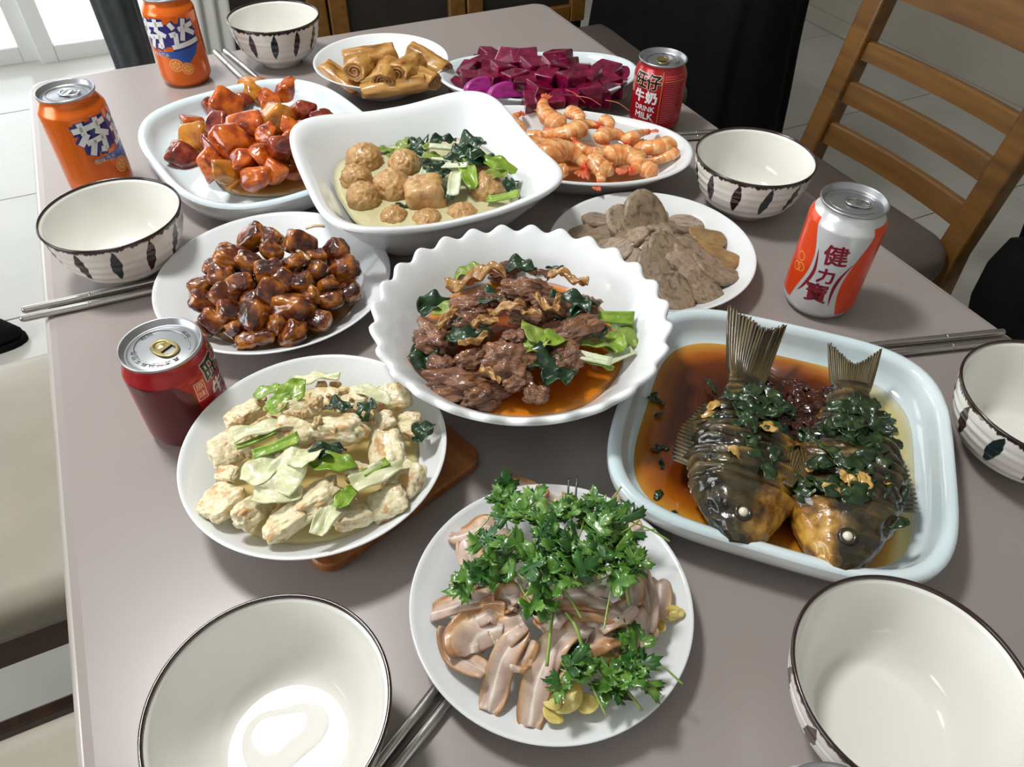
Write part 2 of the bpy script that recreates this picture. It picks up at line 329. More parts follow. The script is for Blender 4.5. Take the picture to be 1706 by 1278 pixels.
DATA = {'sweet':[[-0.3588,0.983,0.026,0.0297,0.0327,'y'],[-0.352,0.997,0.026,0.03,0.027,'o'],[-0.3111,0.9888,0.026,0.0268,0.0328,'o'],[-0.332,0.9643,0.026,0.0293,0.0264,'o'],[-0.3778,0.9394,0.026,0.0346,0.0403,'o'],[-0.3982,0.9353,0.026,0.0201,0.0258,'s'],[-0.2769,0.824,0.0759,0.0381,0.033,'y'],[-0.251,0.838,0.0738,0.0231,0.0206,'s'],[-0.2286,0.8305,0.0685,0.0257,0.018,'s'],[-0.4122,0.8977,0.026,0.0279,0.0224,'o'],[-0.3084,0.8088,0.0706,0.0277,0.0378,'o'],[-0.3929,0.8578,0.026,0.0434,0.038,'y'],[-0.322,0.7863,0.0617,0.0398,0.0373,'o'],[-0.2815,0.7913,0.0707,0.0273,0.0223,'o'],[-0.2531,0.7978,0.0707,0.0299,0.0224,'o'],[-0.2645,0.7705,0.0633,0.0393,0.027,'s'],[-0.3977,0.814,0.026,0.0367,0.0184,'s'],[-0.3489,0.7682,0.0438,0.0299,0.0249,'o'],[-0.301,0.7582,0.0558,0.022,0.0318,'o'],[-0.3203,0.7474,0.0452,0.0293,0.0269,'y'],[-0.2856,0.7356,0.0447,0.0339,0.0242,'o'],[-0.2672,0.7449,0.0506,0.0316,0.0243,'o'],[-0.284,0.7618,0.0596,0.0269,0.0244,'o'],[-0.3545,0.8351,0.0539,0.0287,0.0261,'s'],[-0.2563,0.7804,0.0663,0.0271,0.0247,'o'],[-0.3479,0.7889,0.0517,0.0252,0.0226,'s'],[-0.3699,0.9691,0.026,0.0235,0.0235,'s'],[-0.24,0.8057,0.0697,0.0251,0.0226,'o'],[-0.2345,0.7864,0.0637,0.0273,0.0224,'o']],'pork':[[-0.2506,0.5972,0.0609,0.0331,0.0199],[-0.2019,0.5846,0.0643,0.0305,0.0218],[-0.2632,0.5671,0.0607,0.03,0.0236],[-0.2242,0.5674,0.068,0.0213,0.017],[-0.1717,0.5879,0.0522,0.0287,0.0243],[-0.1613,0.5687,0.0477,0.0305,0.0261],[-0.2211,0.5426,0.0642,0.0271,0.0229],[-0.2008,0.5543,0.0638,0.0232,0.019],[-0.1826,0.5529,0.0576,0.0212,0.0191],[-0.2678,0.5453,0.0558,0.0232,0.019],[-0.2454,0.5309,0.0583,0.0249,0.0186],[-0.2885,0.5438,0.0444,0.0234,0.0192],[-0.2169,0.5226,0.0564,0.0247,0.0206],[-0.1928,0.536,0.057,0.025,0.0209],[-0.2813,0.5251,0.0421,0.0251,0.021],[-0.2594,0.5219,0.0505,0.0269,0.0207],[-0.1959,0.5131,0.0476,0.037,0.0247],[-0.1668,0.5297,0.0429,0.0231,0.0231],[-0.1515,0.5476,0.0385,0.0172,0.0258],[-0.2277,0.5032,0.0456,0.0224,0.0326],[-0.2658,0.5044,0.0382,0.0247,0.0247],[-0.1743,0.5083,0.0361,0.0228,0.0228],[-0.1951,0.493,0.0339,0.0286,0.0225],[-0.2083,0.4992,0.0416,0.0204,0.0184],[-0.2447,0.4947,0.0377,0.0183,0.0163],[-0.2334,0.4851,0.0316,0.0183,0.0102],[-0.2516,0.5078,0.0451,0.0226,0.0185],[-0.1837,0.5257,0.0496,0.0208,0.0187],[-0.1719,0.5399,0.0494,0.0232,0.0169],[-0.2321,0.5143,0.0522,0.0205,0.0184],[-0.2782,0.5604,0.0534,0.0193,0.015],[-0.2427,0.5544,0.0652,0.0232,0.019],[-0.2067,0.536,0.0606,0.0208,0.0187],[-0.2292,0.5908,0.0657,0.0175,0.0153],[-0.1847,0.5711,0.0599,0.0194,0.0172],[-0.2194,0.4884,0.0345,0.0203,0.0163],[-0.2748,0.5016,0.0322,0.0186,0.0165]],'balls':[[-0.1716,0.7658,0.052,0.0212,0.0212,0],[-0.1252,0.7566,0.052,0.0183,0.0183,0],[-0.1735,0.7248,0.052,0.0171,0.0171,0],[-0.1601,0.6871,0.052,0.0185,0.0185,0],[-0.1324,0.7084,0.052,0.0216,0.0216,0],[-0.0953,0.6935,0.052,0.0213,0.0213,1],[-0.0307,0.71,0.052,0.0202,0.0202,0],[-0.039,0.7452,0.052,0.0132,0.0132,0],[-0.0905,0.6576,0.052,0.0167,0.0167,2],[-0.0553,0.6708,0.052,0.0169,0.0169,2],[-0.1251,0.6609,0.052,0.0161,0.0161,2]],'choy':[[-0.1145,0.8049,0.0558,0.016,0.0189,'d'],[-0.1077,0.7716,0.0627,0.0169,0.0155,'d'],[-0.0524,0.771,0.0733,0.0223,0.0209,'d'],[-0.0844,0.7827,0.068,0.0212,0.0085,'d'],[-0.0581,0.7489,0.0729,0.0206,0.0137,'d'],[-0.0371,0.74,0.073,0.0231,0.0122,'d'],[-0.084,0.7266,0.0667,0.0216,0.0095,'d'],[-0.0859,0.7162,0.0643,0.0188,0.0081,'d'],[-0.0064,0.703,0.0635,0.0146,0.0146,'d'],[-0.07,0.6899,0.06,0.0132,0.0145,'d'],[-0.1185,0.675,0.05,0.0118,0.0052,'d'],[-0.1282,0.806,0.0502,0.0191,0.0103,'l'],[-0.1499,0.7921,0.05,0.0174,0.0087,'l'],[-0.1318,0.7878,0.0519,0.0216,0.0087,'l'],[-0.0913,0.7481,0.0674,0.0138,0.011,'l'],[-0.0521,0.7141,0.0686,0.0133,0.0307,'b'],[-0.0171,0.7283,0.0703,0.0229,0.0175,'b'],[-0.0139,0.6846,0.0587,0.0223,0.0144,'b'],[-0.0799,0.7363,0.0688,0.015,0.0068,'w'],[-0.0753,0.7574,0.071,0.0263,0.0111,'w'],[-0.0662,0.7261,0.0696,0.0175,0.0121,'w'],[-0.0646,0.6991,0.0636,0.0172,0.0212,'w'],[-0.0976,0.7256,0.0632,0.0135,0.0149,'w'],[-0.0923,0.7114,0.0618,0.0161,0.008,'w'],[-0.0464,0.7342,0.0723,0.0203,0.0135,'d'],[-0.0656,0.7379,0.0713,0.0163,0.0109,'d'],[-0.0935,0.7732,0.0667,0.0155,0.0127,'l'],[-0.0201,0.714,0.068,0.0174,0.0107,'l']],'rolls':[[-0.2142,1.1586,0.02,0.0933,0.0317,-4],[-0.2097,1.0056,0.0587,0.0428,0.028,70],[-0.1774,0.9954,0.0554,0.0426,0.0262,80],[-0.1512,1.0091,0.0546,0.0397,0.0281,62],[-0.1259,1.0453,0.0483,0.0545,0.0272,-38],[-0.2379,0.9954,0.0452,0.0594,0.0231,-42],[-0.1648,0.9765,0.0424,0.0815,0.0228,5],[-0.1335,1.0072,0.0458,0.0432,0.0233,-50],[-0.2013,1.0201,0.0644,0.0662,0.0265,10]],'fruit':[[-0.0757,1.0593,0.024,0.0262,0.0262],[-0.0634,1.015,0.0329,0.0303,0.0287],[-0.0445,1.1119,0.0223,0.0271,0.0217],[-0.0301,1.0533,0.0424,0.0309,0.0241],[0.0075,1.0438,0.0511,0.0373,0.0238],[-0.0224,1.0162,0.0468,0.0401,0.0301],[0.0552,1.0507,0.0511,0.0375,0.0273],[0.0078,0.9786,0.0487,0.0358,0.0325],[0.0256,0.9597,0.0459,0.0353,0.0386],[0.0371,0.9881,0.0518,0.0392,0.0327],[0.0441,1.015,0.0538,0.0332,0.0266],[0.0681,0.982,0.0485,0.0358,0.0326],[0.094,1.0047,0.0459,0.0332,0.0299],[0.121,1.0437,0.0367,0.0274,0.024],[0.1359,1.0086,0.0316,0.0336,0.0302],[0.0925,0.9696,0.0413,0.0292,0.026],[0.0658,0.9514,0.0417,0.0256,0.024],[0.1041,0.9689,0.0379,0.0244,0.0195],[0.0464,0.9443,0.0412,0.0239,0.0223],[0.0812,1.0195,0.0494,0.0301,0.0267],[-0.0053,0.9857,0.0479,0.0327,0.0294],[-0.0553,1.0736,0.03,0.0246,0.0211],[0.0225,1.0128,0.0535,0.0299,0.0265],[0.0647,1.0303,0.0518,0.0269,0.0235],[0.1217,1.0066,0.0373,0.0301,0.0267],[-0.0326,1.0005,0.0432,0.0298,0.0265],[-0.0802,1.0201,0.0251,0.0204,0.0204],[0.1468,1.0476,0.0251,0.0243,0.0243],[0.021,0.9364,0.0384,0.0286,0.0191],[-0.0129,1.048,0.0473,0.0307,0.0205]],'fruitslice':[[-0.0459,0.9767,0.0397,0.0623,0.036],[-0.015,0.9552,0.0434,0.0611,0.0322]],'shrimp':[[0.039,0.8982,0.0458,0.0478,0.0155,-5,'s'],[-0.0015,0.888,0.0396,0.0322,0.0154,10,'s'],[0.0524,0.8419,0.0507,0.0442,0.0255,160,'c'],[0.0812,0.855,0.052,0.0379,0.0325,60,'c'],[0.1093,0.8671,0.0502,0.0301,0.015,160,'s'],[0.1135,0.8339,0.0499,0.0346,0.0213,0,'c'],[0.0576,0.7918,0.046,0.0543,0.0336,20,'c'],[0.1265,0.7917,0.0435,0.0466,0.0389,-20,'c'],[0.1583,0.8304,0.042,0.0441,0.0267,150,'c'],[0.1477,0.7917,0.0397,0.039,0.0208,10,'s'],[0.0097,0.8441,0.0443,0.0324,0.0189,40,'s'],[0.0839,0.8037,0.0487,0.0286,0.0221,80,'s'],[0.0915,0.7701,0.042,0.0331,0.014,170,'s'],[-0.0041,0.8713,0.0404,0.0304,0.0152,30,'s'],[0.0395,0.7785,0.0416,0.0308,0.0154,30,'s'],[0.1169,0.8058,0.0469,0.0261,0.0144,60,'s'],[0.0718,0.885,0.05,0.036,0.018,170,'s'],[0.1434,0.8474,0.0458,0.0351,0.0176,-30,'s'],[0.0282,0.8166,0.0462,0.033,0.0198,60,'c'],[0.0986,0.7851,0.045,0.0335,0.0206,120,'c'],[0.1702,0.8127,0.0373,0.0291,0.0159,70,'s']],'sausage':[[0.1638,0.7323,0.0172,0.0252,0.0191,80],[0.1989,0.7484,0.014,0.0141,0.0141,80],[0.1995,0.6917,0.0186,0.0176,0.0126,60],[0.2288,0.7089,0.014,0.0154,0.0119,45],[0.1446,0.6409,0.0363,0.0165,0.011,20],[0.1819,0.659,0.0286,0.0177,0.0105,20],[0.1616,0.6279,0.0327,0.018,0.0094,15],[0.1861,0.6272,0.0263,0.0173,0.0141,10],[0.219,0.6558,0.0144,0.0187,0.0155,25],[0.2445,0.6685,0.014,0.0148,0.0115,30],[0.1495,0.605,0.0311,0.0161,0.0115,5],[0.2332,0.6285,0.014,0.0207,0.0111,5],[0.1915,0.6059,0.0211,0.0209,0.0101,0],[0.1524,0.5843,0.0251,0.0189,0.0121,-10],[0.1941,0.5873,0.0154,0.0206,0.0115,-10],[0.1558,0.5683,0.0189,0.015,0.009,-20],[0.132,0.6778,0.0358,0.0179,0.0212,95],[0.1256,0.6154,0.0351,0.0146,0.0108,0],[0.1215,0.7125,0.0286,0.0152,0.0186,110],[0.105,0.6844,0.0346,0.0148,0.0164,120],[0.1126,0.6457,0.0378,0.0158,0.0142,130],[0.1033,0.6264,0.036,0.014,0.0124,150],[0.0889,0.6656,0.0351,0.0145,0.0113,150],[0.0751,0.6456,0.0331,0.0143,0.0095,165],[0.0915,0.6347,0.0355,0.0157,0.0125,160],[0.1295,0.6412,0.0376,0.0173,0.0157,100],[0.1055,0.6132,0.0342,0.0138,0.0108,180],[0.2166,0.6788,0.014,0.0166,0.0133,35],[0.1838,0.7113,0.0192,0.017,0.0153,70],[0.0963,0.6582,0.0365,0.0144,0.0128,140],[0.1166,0.5972,0.0313,0.0137,0.0106,0],[0.1464,0.6738,0.035,0.0162,0.0146,80],[0.1773,0.6355,0.0296,0.0158,0.0126,10],[0.227,0.6456,0.014,0.0161,0.0129,10],[0.1736,0.5925,0.0232,0.0152,0.0107,0],[0.1103,0.5936,0.0301,0.0136,0.0091,200],[0.1618,0.6656,0.0332,0.0161,0.0129,60]],'beef':[[-0.0103,0.562,0.0554,0.0237,0.0152],[0.0256,0.5736,0.0477,0.0224,0.0155],[0.0111,0.5014,0.0783,0.034,0.0248],[-0.0377,0.4862,0.0735,0.026,0.0199],[-0.032,0.4643,0.0743,0.0268,0.0194],[-0.062,0.4585,0.0627,0.0285,0.0285],[-0.0058,0.4268,0.0697,0.0316,0.0301],[0.0024,0.4476,0.0763,0.0175,0.0146],[0.05,0.4591,0.0714,0.0372,0.0149],[0.0614,0.4991,0.0676,0.0203,0.0187],[0.0419,0.4343,0.0679,0.0232,0.0218],[-0.0397,0.4108,0.0562,0.0429,0.0186],[-0.0221,0.4017,0.0559,0.0311,0.0127],[0.0189,0.4026,0.0583,0.0155,0.0155],[0.0045,0.4111,0.0634,0.017,0.0142],[-0.029,0.4305,0.0674,0.0246,0.0159],[-0.0181,0.494,0.0774,0.023,0.0154],[-0.0493,0.4739,0.0696,0.0212,0.0167],[0.0293,0.4831,0.0779,0.0243,0.0167],[0.0111,0.4689,0.0794,0.0238,0.0149],[-0.0538,0.4285,0.0586,0.0219,0.0189]],'tendon':[[-0.0333,0.5182,0.0798,0.0509,0.0095,10],[0.0466,0.5225,0.0776,0.0384,0.0112,-10],[-0.0053,0.4666,0.089,0.0282,0.0164,20],[0.0261,0.4731,0.0883,0.0255,0.0135,-50],[0.0353,0.4776,0.0868,0.0166,0.0196,60],[-0.0226,0.4529,0.0848,0.0235,0.0088,10],[-0.0534,0.467,0.0775,0.0256,0.0121,60],[-0.0307,0.4371,0.0791,0.0233,0.0073,30],[0.0141,0.4611,0.0885,0.0177,0.0089,-30],[-0.0166,0.4077,0.0701,0.0213,0.0085,-30]],'greens':[[-0.073,0.4418,0.0594,0.0164,0.0194,'d'],[-0.0656,0.4992,0.0659,0.0221,0.0173,'d'],[-0.0165,0.4907,0.0803,0.0184,0.0138,'d'],[0.0467,0.4877,0.0766,0.0261,0.0215,'d'],[-0.036,0.4526,0.0747,0.0237,0.0133,'d'],[0.0245,0.4254,0.0719,0.023,0.0201,'d'],[0.0375,0.4152,0.0662,0.0186,0.0172,'d'],[0.0642,0.4628,0.0706,0.0196,0.0135,'d'],[0.0049,0.5581,0.0636,0.0202,0.0118,'d'],[0.043,0.575,0.052,0.019,0.0121,'d'],[-0.055,0.4874,0.071,0.017,0.0124,'l'],[-0.0393,0.5497,0.0615,0.0217,0.015,'l'],[0.0157,0.4515,0.0792,0.0132,0.0191,'l'],[0.0334,0.4466,0.0762,0.0191,0.0161,'b'],[0.0819,0.4882,0.0641,0.0265,0.0187,'b'],[0.0829,0.4589,0.0625,0.0181,0.0181,'b'],[0.0675,0.4332,0.0637,0.0191,0.0088,'b'],[0.057,0.4349,0.0678,0.0278,0.0161,'w'],[0.0729,0.4507,0.0656,0.0224,0.0105,'l'],[0.0868,0.4457,0.0584,0.018,0.0165,'w'],[0.0529,0.4876,0.0749,0.0216,0.0185,'d'],[0.0187,0.4394,0.0765,0.0204,0.0131,'l'],[0.0924,0.4767,0.0591,0.0139,0.0232,'l']],'tofu':[[-0.2021,0.3783,0.0497,0.025,0.0184],[-0.2028,0.3445,0.0515,0.0252,0.0227],[-0.1984,0.3016,0.0453,0.0228,0.024],[-0.1738,0.2928,0.0485,0.0177,0.0271],[-0.1486,0.2853,0.0481,0.028,0.0152],[-0.132,0.3005,0.0533,0.0284,0.0237],[-0.1066,0.2908,0.0458,0.0236,0.0154],[-0.0849,0.3043,0.0437,0.0229,0.0193],[-0.0753,0.3263,0.0449,0.0236,0.0223],[-0.0891,0.3424,0.052,0.0251,0.0276],[-0.1253,0.3553,0.0608,0.0353,0.0214],[-0.1563,0.3537,0.0616,0.0239,0.0176],[-0.1576,0.3758,0.0598,0.0246,0.013],[-0.1227,0.389,0.0562,0.0212,0.0212],[-0.0934,0.4011,0.0463,0.0258,0.0204],[-0.1046,0.3228,0.0543,0.0183,0.0159],[-0.075,0.3697,0.0458,0.0157,0.0131],[-0.1993,0.322,0.05,0.0135,0.011],[-0.0777,0.3815,0.0453,0.016,0.0106],[-0.1422,0.3888,0.0578,0.0198,0.0158],[-0.0964,0.369,0.0538,0.0181,0.0142],[-0.1672,0.3284,0.0587,0.0183,0.0134],[-0.1798,0.3594,0.0581,0.0165,0.0127]],'cabbage':[[-0.15,0.3134,0.069,0.0251,0.0227,70,'w'],[-0.1687,0.3154,0.0677,0.0204,0.0204,60,'w'],[-0.1758,0.3471,0.0708,0.0299,0.0112,25,'w'],[-0.1184,0.2877,0.0579,0.0105,0.0269,70,'w'],[-0.0885,0.3191,0.0598,0.0317,0.0073,40,'w'],[-0.1558,0.298,0.0639,0.0224,0.0141,0,'w'],[-0.1645,0.3849,0.0691,0.017,0.0196,60,'b'],[-0.1707,0.373,0.0703,0.0142,0.0142,45,'b'],[-0.1631,0.331,0.0714,0.0231,0.0146,20,'b'],[-0.1214,0.3203,0.0688,0.0229,0.0169,0,'b'],[-0.1263,0.3291,0.0711,0.0182,0.0109,20,'d'],[-0.1064,0.3721,0.0677,0.0142,0.0142,80,'d'],[-0.1262,0.3705,0.0717,0.0141,0.0102,0,'d'],[-0.0654,0.3643,0.0525,0.0078,0.0078,30,'d'],[-0.0935,0.3217,0.0621,0.0134,0.0097,40,'b'],[-0.1094,0.2989,0.0604,0.0107,0.0166,70,'b'],[-0.1507,0.4042,0.0648,0.0256,0.0081,0,'w'],[-0.1788,0.3384,0.0696,0.0197,0.0099,30,'b'],[-0.1842,0.3912,0.0638,0.0159,0.0106,30,'b'],[-0.1043,0.3901,0.0637,0.0199,0.0106,-20,'w'],[-0.1386,0.324,0.0713,0.0145,0.0193,60,'w']],'ear':[[[[-0.0028,0.3366,0.016],[0.0103,0.3389,0.016],[0.0227,0.3197,0.0269]],0.0179],[[[0.0769,0.3328,0.016],[0.082,0.3174,0.016],[0.0889,0.2984,0.0227]],0.013],[[[-0.0422,0.2957,0.016],[-0.0265,0.2956,0.0252],[-0.0097,0.298,0.0318]],0.0093],[[[-0.029,0.2872,0.0271],[-0.0232,0.267,0.0353],[-0.0209,0.2511,0.0378]],0.0166],[[[-0.0109,0.2898,0.0347],[-0.0046,0.2734,0.0418],[-0.0014,0.2584,0.045]],0.0195],[[[-0.049,0.2369,0.0198],[-0.0315,0.2359,0.0313],[-0.012,0.2387,0.0411],[0.0072,0.2462,0.0475]],0.0128],[[[-0.0242,0.205,0.0266],[-0.026,0.2125,0.0286],[-0.0181,0.2197,0.0348],[-0.0018,0.2186,0.0406]],0.0242],[[[-0.0378,0.2226,0.0249],[-0.0312,0.2063,0.0234],[-0.0117,0.1931,0.0266]],0.0097],[[[-0.0097,0.1739,0.016],[-0.0062,0.185,0.024],[-0.0013,0.1986,0.033],[0.0102,0.2151,0.0424]],0.013],[[[0.015,0.1656,0.016],[0.0161,0.1766,0.0237],[0.021,0.192,0.0338],[0.0314,0.2077,0.0416],[0.0435,0.2178,0.0443]],0.0154],[[[0.037,0.2289,0.0477],[0.0533,0.2264,0.0448],[0.0831,0.2267,0.0342]],0.0108],[[[0.0487,0.2087,0.0403],[0.0597,0.2147,0.04],[0.0754,0.2198,0.036]],0.0225],[[[0.087,0.2199,0.0304],[0.0884,0.2363,0.0331],[0.0873,0.254,0.0345],[0.0874,0.2678,0.033]],0.0096],[[[0.1005,0.259,0.0262],[0.1004,0.2461,0.0266],[0.0908,0.2301,0.0307]],0.0145],[[[0.0896,0.2143,0.0273],[0.0842,0.2218,0.0324],[0.0787,0.227,0.0363]],0.0163],[[[0.0047,0.2255,0.0442],[-0.0009,0.2342,0.0443],[0.01,0.2373,0.0474]],0.0108],[[[0.0208,0.2147,0.0437],[0.0288,0.2221,0.0463],[0.037,0.2289,0.0477]],0.0146],[[[0.0289,0.2326,0.0486],[0.0466,0.2323,0.0472],[0.0648,0.2335,0.043]],0.0135],[[[0.0787,0.2595,0.0384],[0.0803,0.2456,0.038],[0.0792,0.2338,0.0374]],0.0129],[[[0.0054,0.1926,0.0317],[0.0079,0.1979,0.0349],[0.0156,0.2077,0.0406]],0.0144],[[[0.0262,0.3272,0.0219],[0.0358,0.3279,0.0213],[0.0444,0.3149,0.0292]],0.0128],[[[0.0374,0.2443,0.0496],[0.0498,0.2425,0.0479],[0.0572,0.248,0.0465]],0.0179],[[[0.0237,0.1857,0.0303],[0.034,0.1943,0.0353],[0.0446,0.2015,0.0379]],0.013],[[[-0.0212,0.2267,0.0351],[-0.0088,0.2272,0.0405],[0.0021,0.2232,0.043]],0.0151],[[[0.0155,0.2223,0.0454],[0.0235,0.2326,0.0484],[0.0291,0.241,0.0496]],0.0147],[[[0.0557,0.2166,0.0416],[0.0672,0.2259,0.0408],[0.0792,0.2338,0.0374]],0.0147],[[[-0.0318,0.2403,0.0316],[-0.0267,0.251,0.0349],[-0.0155,0.2562,0.0401]],0.0154],[[[0.0635,0.2057,0.0355],[0.075,0.2123,0.0338],[0.0883,0.2177,0.0291]],0.0146],[[[-0.0083,0.2096,0.0355],[-0.0004,0.2135,0.0394],[0.0102,0.22,0.0439]],0.016],[[[0.0393,0.208,0.0413],[0.0421,0.2153,0.0436],[0.0504,0.2235,0.0447]],0.0158],[[[0.01,0.2387,0.0475],[0.0208,0.2326,0.0482],[0.0344,0.2355,0.0489]],0.0164]],'cilantro':[[-0.0099,0.3041,0.042],[0.0007,0.2957,0.0519],[0.0095,0.2813,0.0607],[0.0179,0.2797,0.0636],[0.0205,0.2663,0.0664],[0.0293,0.2807,0.065],[0.0315,0.2658,0.0677],[0.0404,0.277,0.0659],[0.0492,0.2802,0.064],[0.0606,0.2921,0.0569],[0.0669,0.281,0.0584],[0.0818,0.2879,0.0486],[-0.0154,0.2572,0.0513],[-0.0052,0.2426,0.0554],[-0.0219,0.2449,0.0452],[0.0095,0.2566,0.0637],[0.0163,0.2526,0.0653],[0.027,0.2461,0.0663],[0.0364,0.2448,0.0665],[0.0043,0.2419,0.0597],[0.0203,0.2373,0.0632],[0.0283,0.2356,0.0638],[0.0421,0.2521,0.0673],[0.0524,0.2642,0.0659],[0.0625,0.2648,0.0629],[0.066,0.2546,0.0615],[0.0667,0.2434,0.0596],[0.0634,0.2325,0.0577],[0.0584,0.2458,0.0631],[0.0712,0.264,0.0593],[0.078,0.2718,0.0549],[0.0138,0.2234,0.0563],[0.0391,0.1937,0.039],[0.0484,0.1894,0.0341],[0.0366,0.1898,0.0357],[0.0797,0.1965,0.0284],[0.0841,0.2046,0.032],[0.0684,0.1984,0.0358],[0.0591,0.1875,0.0297],[0.034,0.2562,0.0679],[0.0454,0.2649,0.0671],[-0.0019,0.2806,0.0563],[0.0532,0.2534,0.0655]],'garlic':[[0.0283,0.1718,0.021,0.0141,0.0116],[0.038,0.18,0.0251,0.022,0.0104],[0.0484,0.1783,0.0233,0.0168,0.0155],[0.1081,0.2389,0.0206,0.0156,0.0128],[0.0968,0.2281,0.0252,0.0111,0.0125],[0.0276,0.1808,0.0257,0.0168,0.0104],[0.0611,0.2065,0.0327,0.0146,0.0107],[0.0521,0.2503,0.0412,0.021,0.014],[0.0691,0.2003,0.0286,0.0146,0.0106]],'fishpts':{'a':[[0.1579,0.2834,0.045],[0.1667,0.3514,0.06],[0.1924,0.4384,0.055],[0.2078,0.5005,0.07]],'b':[[0.219,0.2656,0.045],[0.2477,0.3538,0.06],[0.2783,0.4357,0.05],[0.2828,0.4756,0.05]]}}
# ------------------------------------------------------------------ the room
def struct(name, me, loc=(0, 0, 0), rot=(0, 0, 0), label=None):
    o = obj(name, me, None, loc, rot); o['kind'] = 'structure'
    if label: o['label'] = label
    return o
MT['tile'] = mat('pale_polished_tile', [(0.3, S(172, 171, 164)), (0.55, S(184, 183, 176)), (0.75, S(193, 191, 185))], scale=2.2, detail=6, rough=0.16, rand=True)
MT['grout'] = mat('tile_grout', S(146, 145, 140), rough=0.8)
MT['wall'] = mat('beige_grey_wall_paint', [(0.3, S(160, 154, 142)), (0.7, S(168, 162, 150))], scale=3, rough=0.7, bmp=(180, 0.05), rand=False)
MT['ceil'] = mat('white_ceiling_paint', S(226, 225, 220), rough=0.9)
MT['wood'] = mat('honey_brown_wood', [(0.25, S(84, 54, 20)), (0.5, S(110, 74, 29)), (0.75, S(128, 88, 38))], scale=18, detail=6, rough=0.36, stretch=(0.25, 3.0, 3.0), bmp=(60, 0.08), coat=0.15)
MT['wood_dark'] = mat('dark_brown_wood', [(0.3, S(54, 32, 18)), (0.7, S(80, 50, 28))], scale=18, detail=5, rough=0.4, stretch=(0.3, 3, 3))
MT['white_frame'] = mat('white_door_frame', S(225, 226, 224), rough=0.35)
MT['black_cloth'] = mat('black_cloth', [(0.3, S(9, 10, 11)), (0.7, S(16, 17, 18))], scale=40, rough=0.95, bmp=(700, 0.1), spec=0.15)
MT['grey_cloth'] = mat('dark_grey_curtain_cloth', [(0.3, S(52, 56, 58)), (0.7, S(66, 70, 72))], scale=30, rough=0.9, bmp=(600, 0.2))
MT['leather'] = mat('cream_leather', [(0.3, S(148, 141, 127)), (0.7, S(160, 153, 139))], scale=8, rough=0.42, bmp=(420, 0.12), rand=True)

# floor: grout bed with each tile laid on it
RT = TA                                             # room is square with the table
fl = struct('floor', box_mesh('floor_bed', (9, 9, 0.05), MT['grout'], c=(0, 0, -0.0275)), tf(0.3, 0.0, 0), (0, 0, RT), 'pale grey polished tile floor')
TS = 0.60
tile_me = box_mesh('floor_tile', (TS - 0.004, TS - 0.004, 0.008), MT['tile'], 0.0012, (0, 0, -0.001), 1)
for i in range(-5, 6):
    for j in range(-4, 6):
        c = Vector((i * TS + 0.07, j * TS + 0.12))
        if -2.45 < c.x < 3.0 and -2.4 < c.y < 2.4:
            obj('tile', tile_me, fl, (c.x, c.y, 0.0))
CEIL = 2.6
DW = 2.03                                           # right wall
LW = -3.1
TB = -2.10                                          # back wall
TFR = 2.6
def wall_box(name, t0, t1, d0, d1, z0, z1, m, label):
    c = tf((t0 + t1) / 2, (d0 + d1) / 2, (z0 + z1) / 2)
    return struct(name, box_mesh(name, (t1 - t0, d1 - d0, z1 - z0), m), c, (0, 0, RT), label)
wall_box('wall_right', TB, TFR, DW, DW + 0.12, 0, CEIL, MT['wall'], 'beige grey painted wall behind the wooden chair')
WL = 'beige grey painted wall beyond the cream chairs'
wall_box('wall_left', TB, TFR, LW - 0.12, LW, 0, 0.95, MT['wall'], WL + ', below the window')
wall_box('wall_left_lintel', TB, TFR, LW - 0.12, LW, 2.15, CEIL, MT['wall'], WL + ', above the window')
wall_box('wall_left_pier', TB, -0.45, LW - 0.12, LW, 0.95, 2.15, MT['wall'], WL + ', towards the balcony door')
wall_box('wall_left_pier', 1.35, TFR, LW - 0.12, LW, 0.95, 2.15, MT['wall'], WL + ', behind the viewer')
wn = thing('added_window_1', 'white framed side window added to brighten the left of the table', None, tf(0.45, LW - 0.06, 0.95), RT); wn['kind'] = 'structure'  # unseen window, added to bring more light onto the table's left
bm = bmesh.new()
for xx in (-0.87, 0.0, 0.87): box_bm(bm, (xx, 0, 0.6), (0.06, 0.05, 1.2), 0, 0.003, 1)
for zz in (0.03, 1.17):
    for xx in (-0.435, 0.435): box_bm(bm, (xx, 0, zz), (0.81, 0.046, 0.06), 0, 0.003, 1)
obj('frame', bm_mesh('added_window_frame', bm, MT['white_frame'], False), wn)
WPANE = wn
D0, D1 = -2.75, -0.17                               # door opening in the back wall
wall_box('wall_back', TB - 0.12, TB, D1, DW, 0, CEIL, MT['wall'], 'beige grey back wall beside the balcony door')
wall_box('wall_back_side', TB - 0.12, TB, LW, D0, 0, CEIL, MT['wall'], 'strip of back wall beside the balcony door')
wall_box('wall_back_lintel', TB - 0.12, TB, D0, D1, 2.25, CEIL, MT['wall'], 'wall above the balcony door')
wall_box('wall_front', TFR, TFR + 0.12, LW, DW, 0, CEIL, MT['ceil'], 'white painted wall behind the viewer')
wall_box('ceiling', TB, TFR, LW, DW, CEIL, CEIL + 0.1, MT['ceil'], 'white ceiling')
bb = box_mesh('baseboard', (TFR - TB, 0.012, 0.06), MT['wall'], 0.003)
struct('baseboard_right', bb, tf((TB + TFR) / 2, DW - 0.006, 0.034), (0, 0, RT), 'painted skirting along the wall')
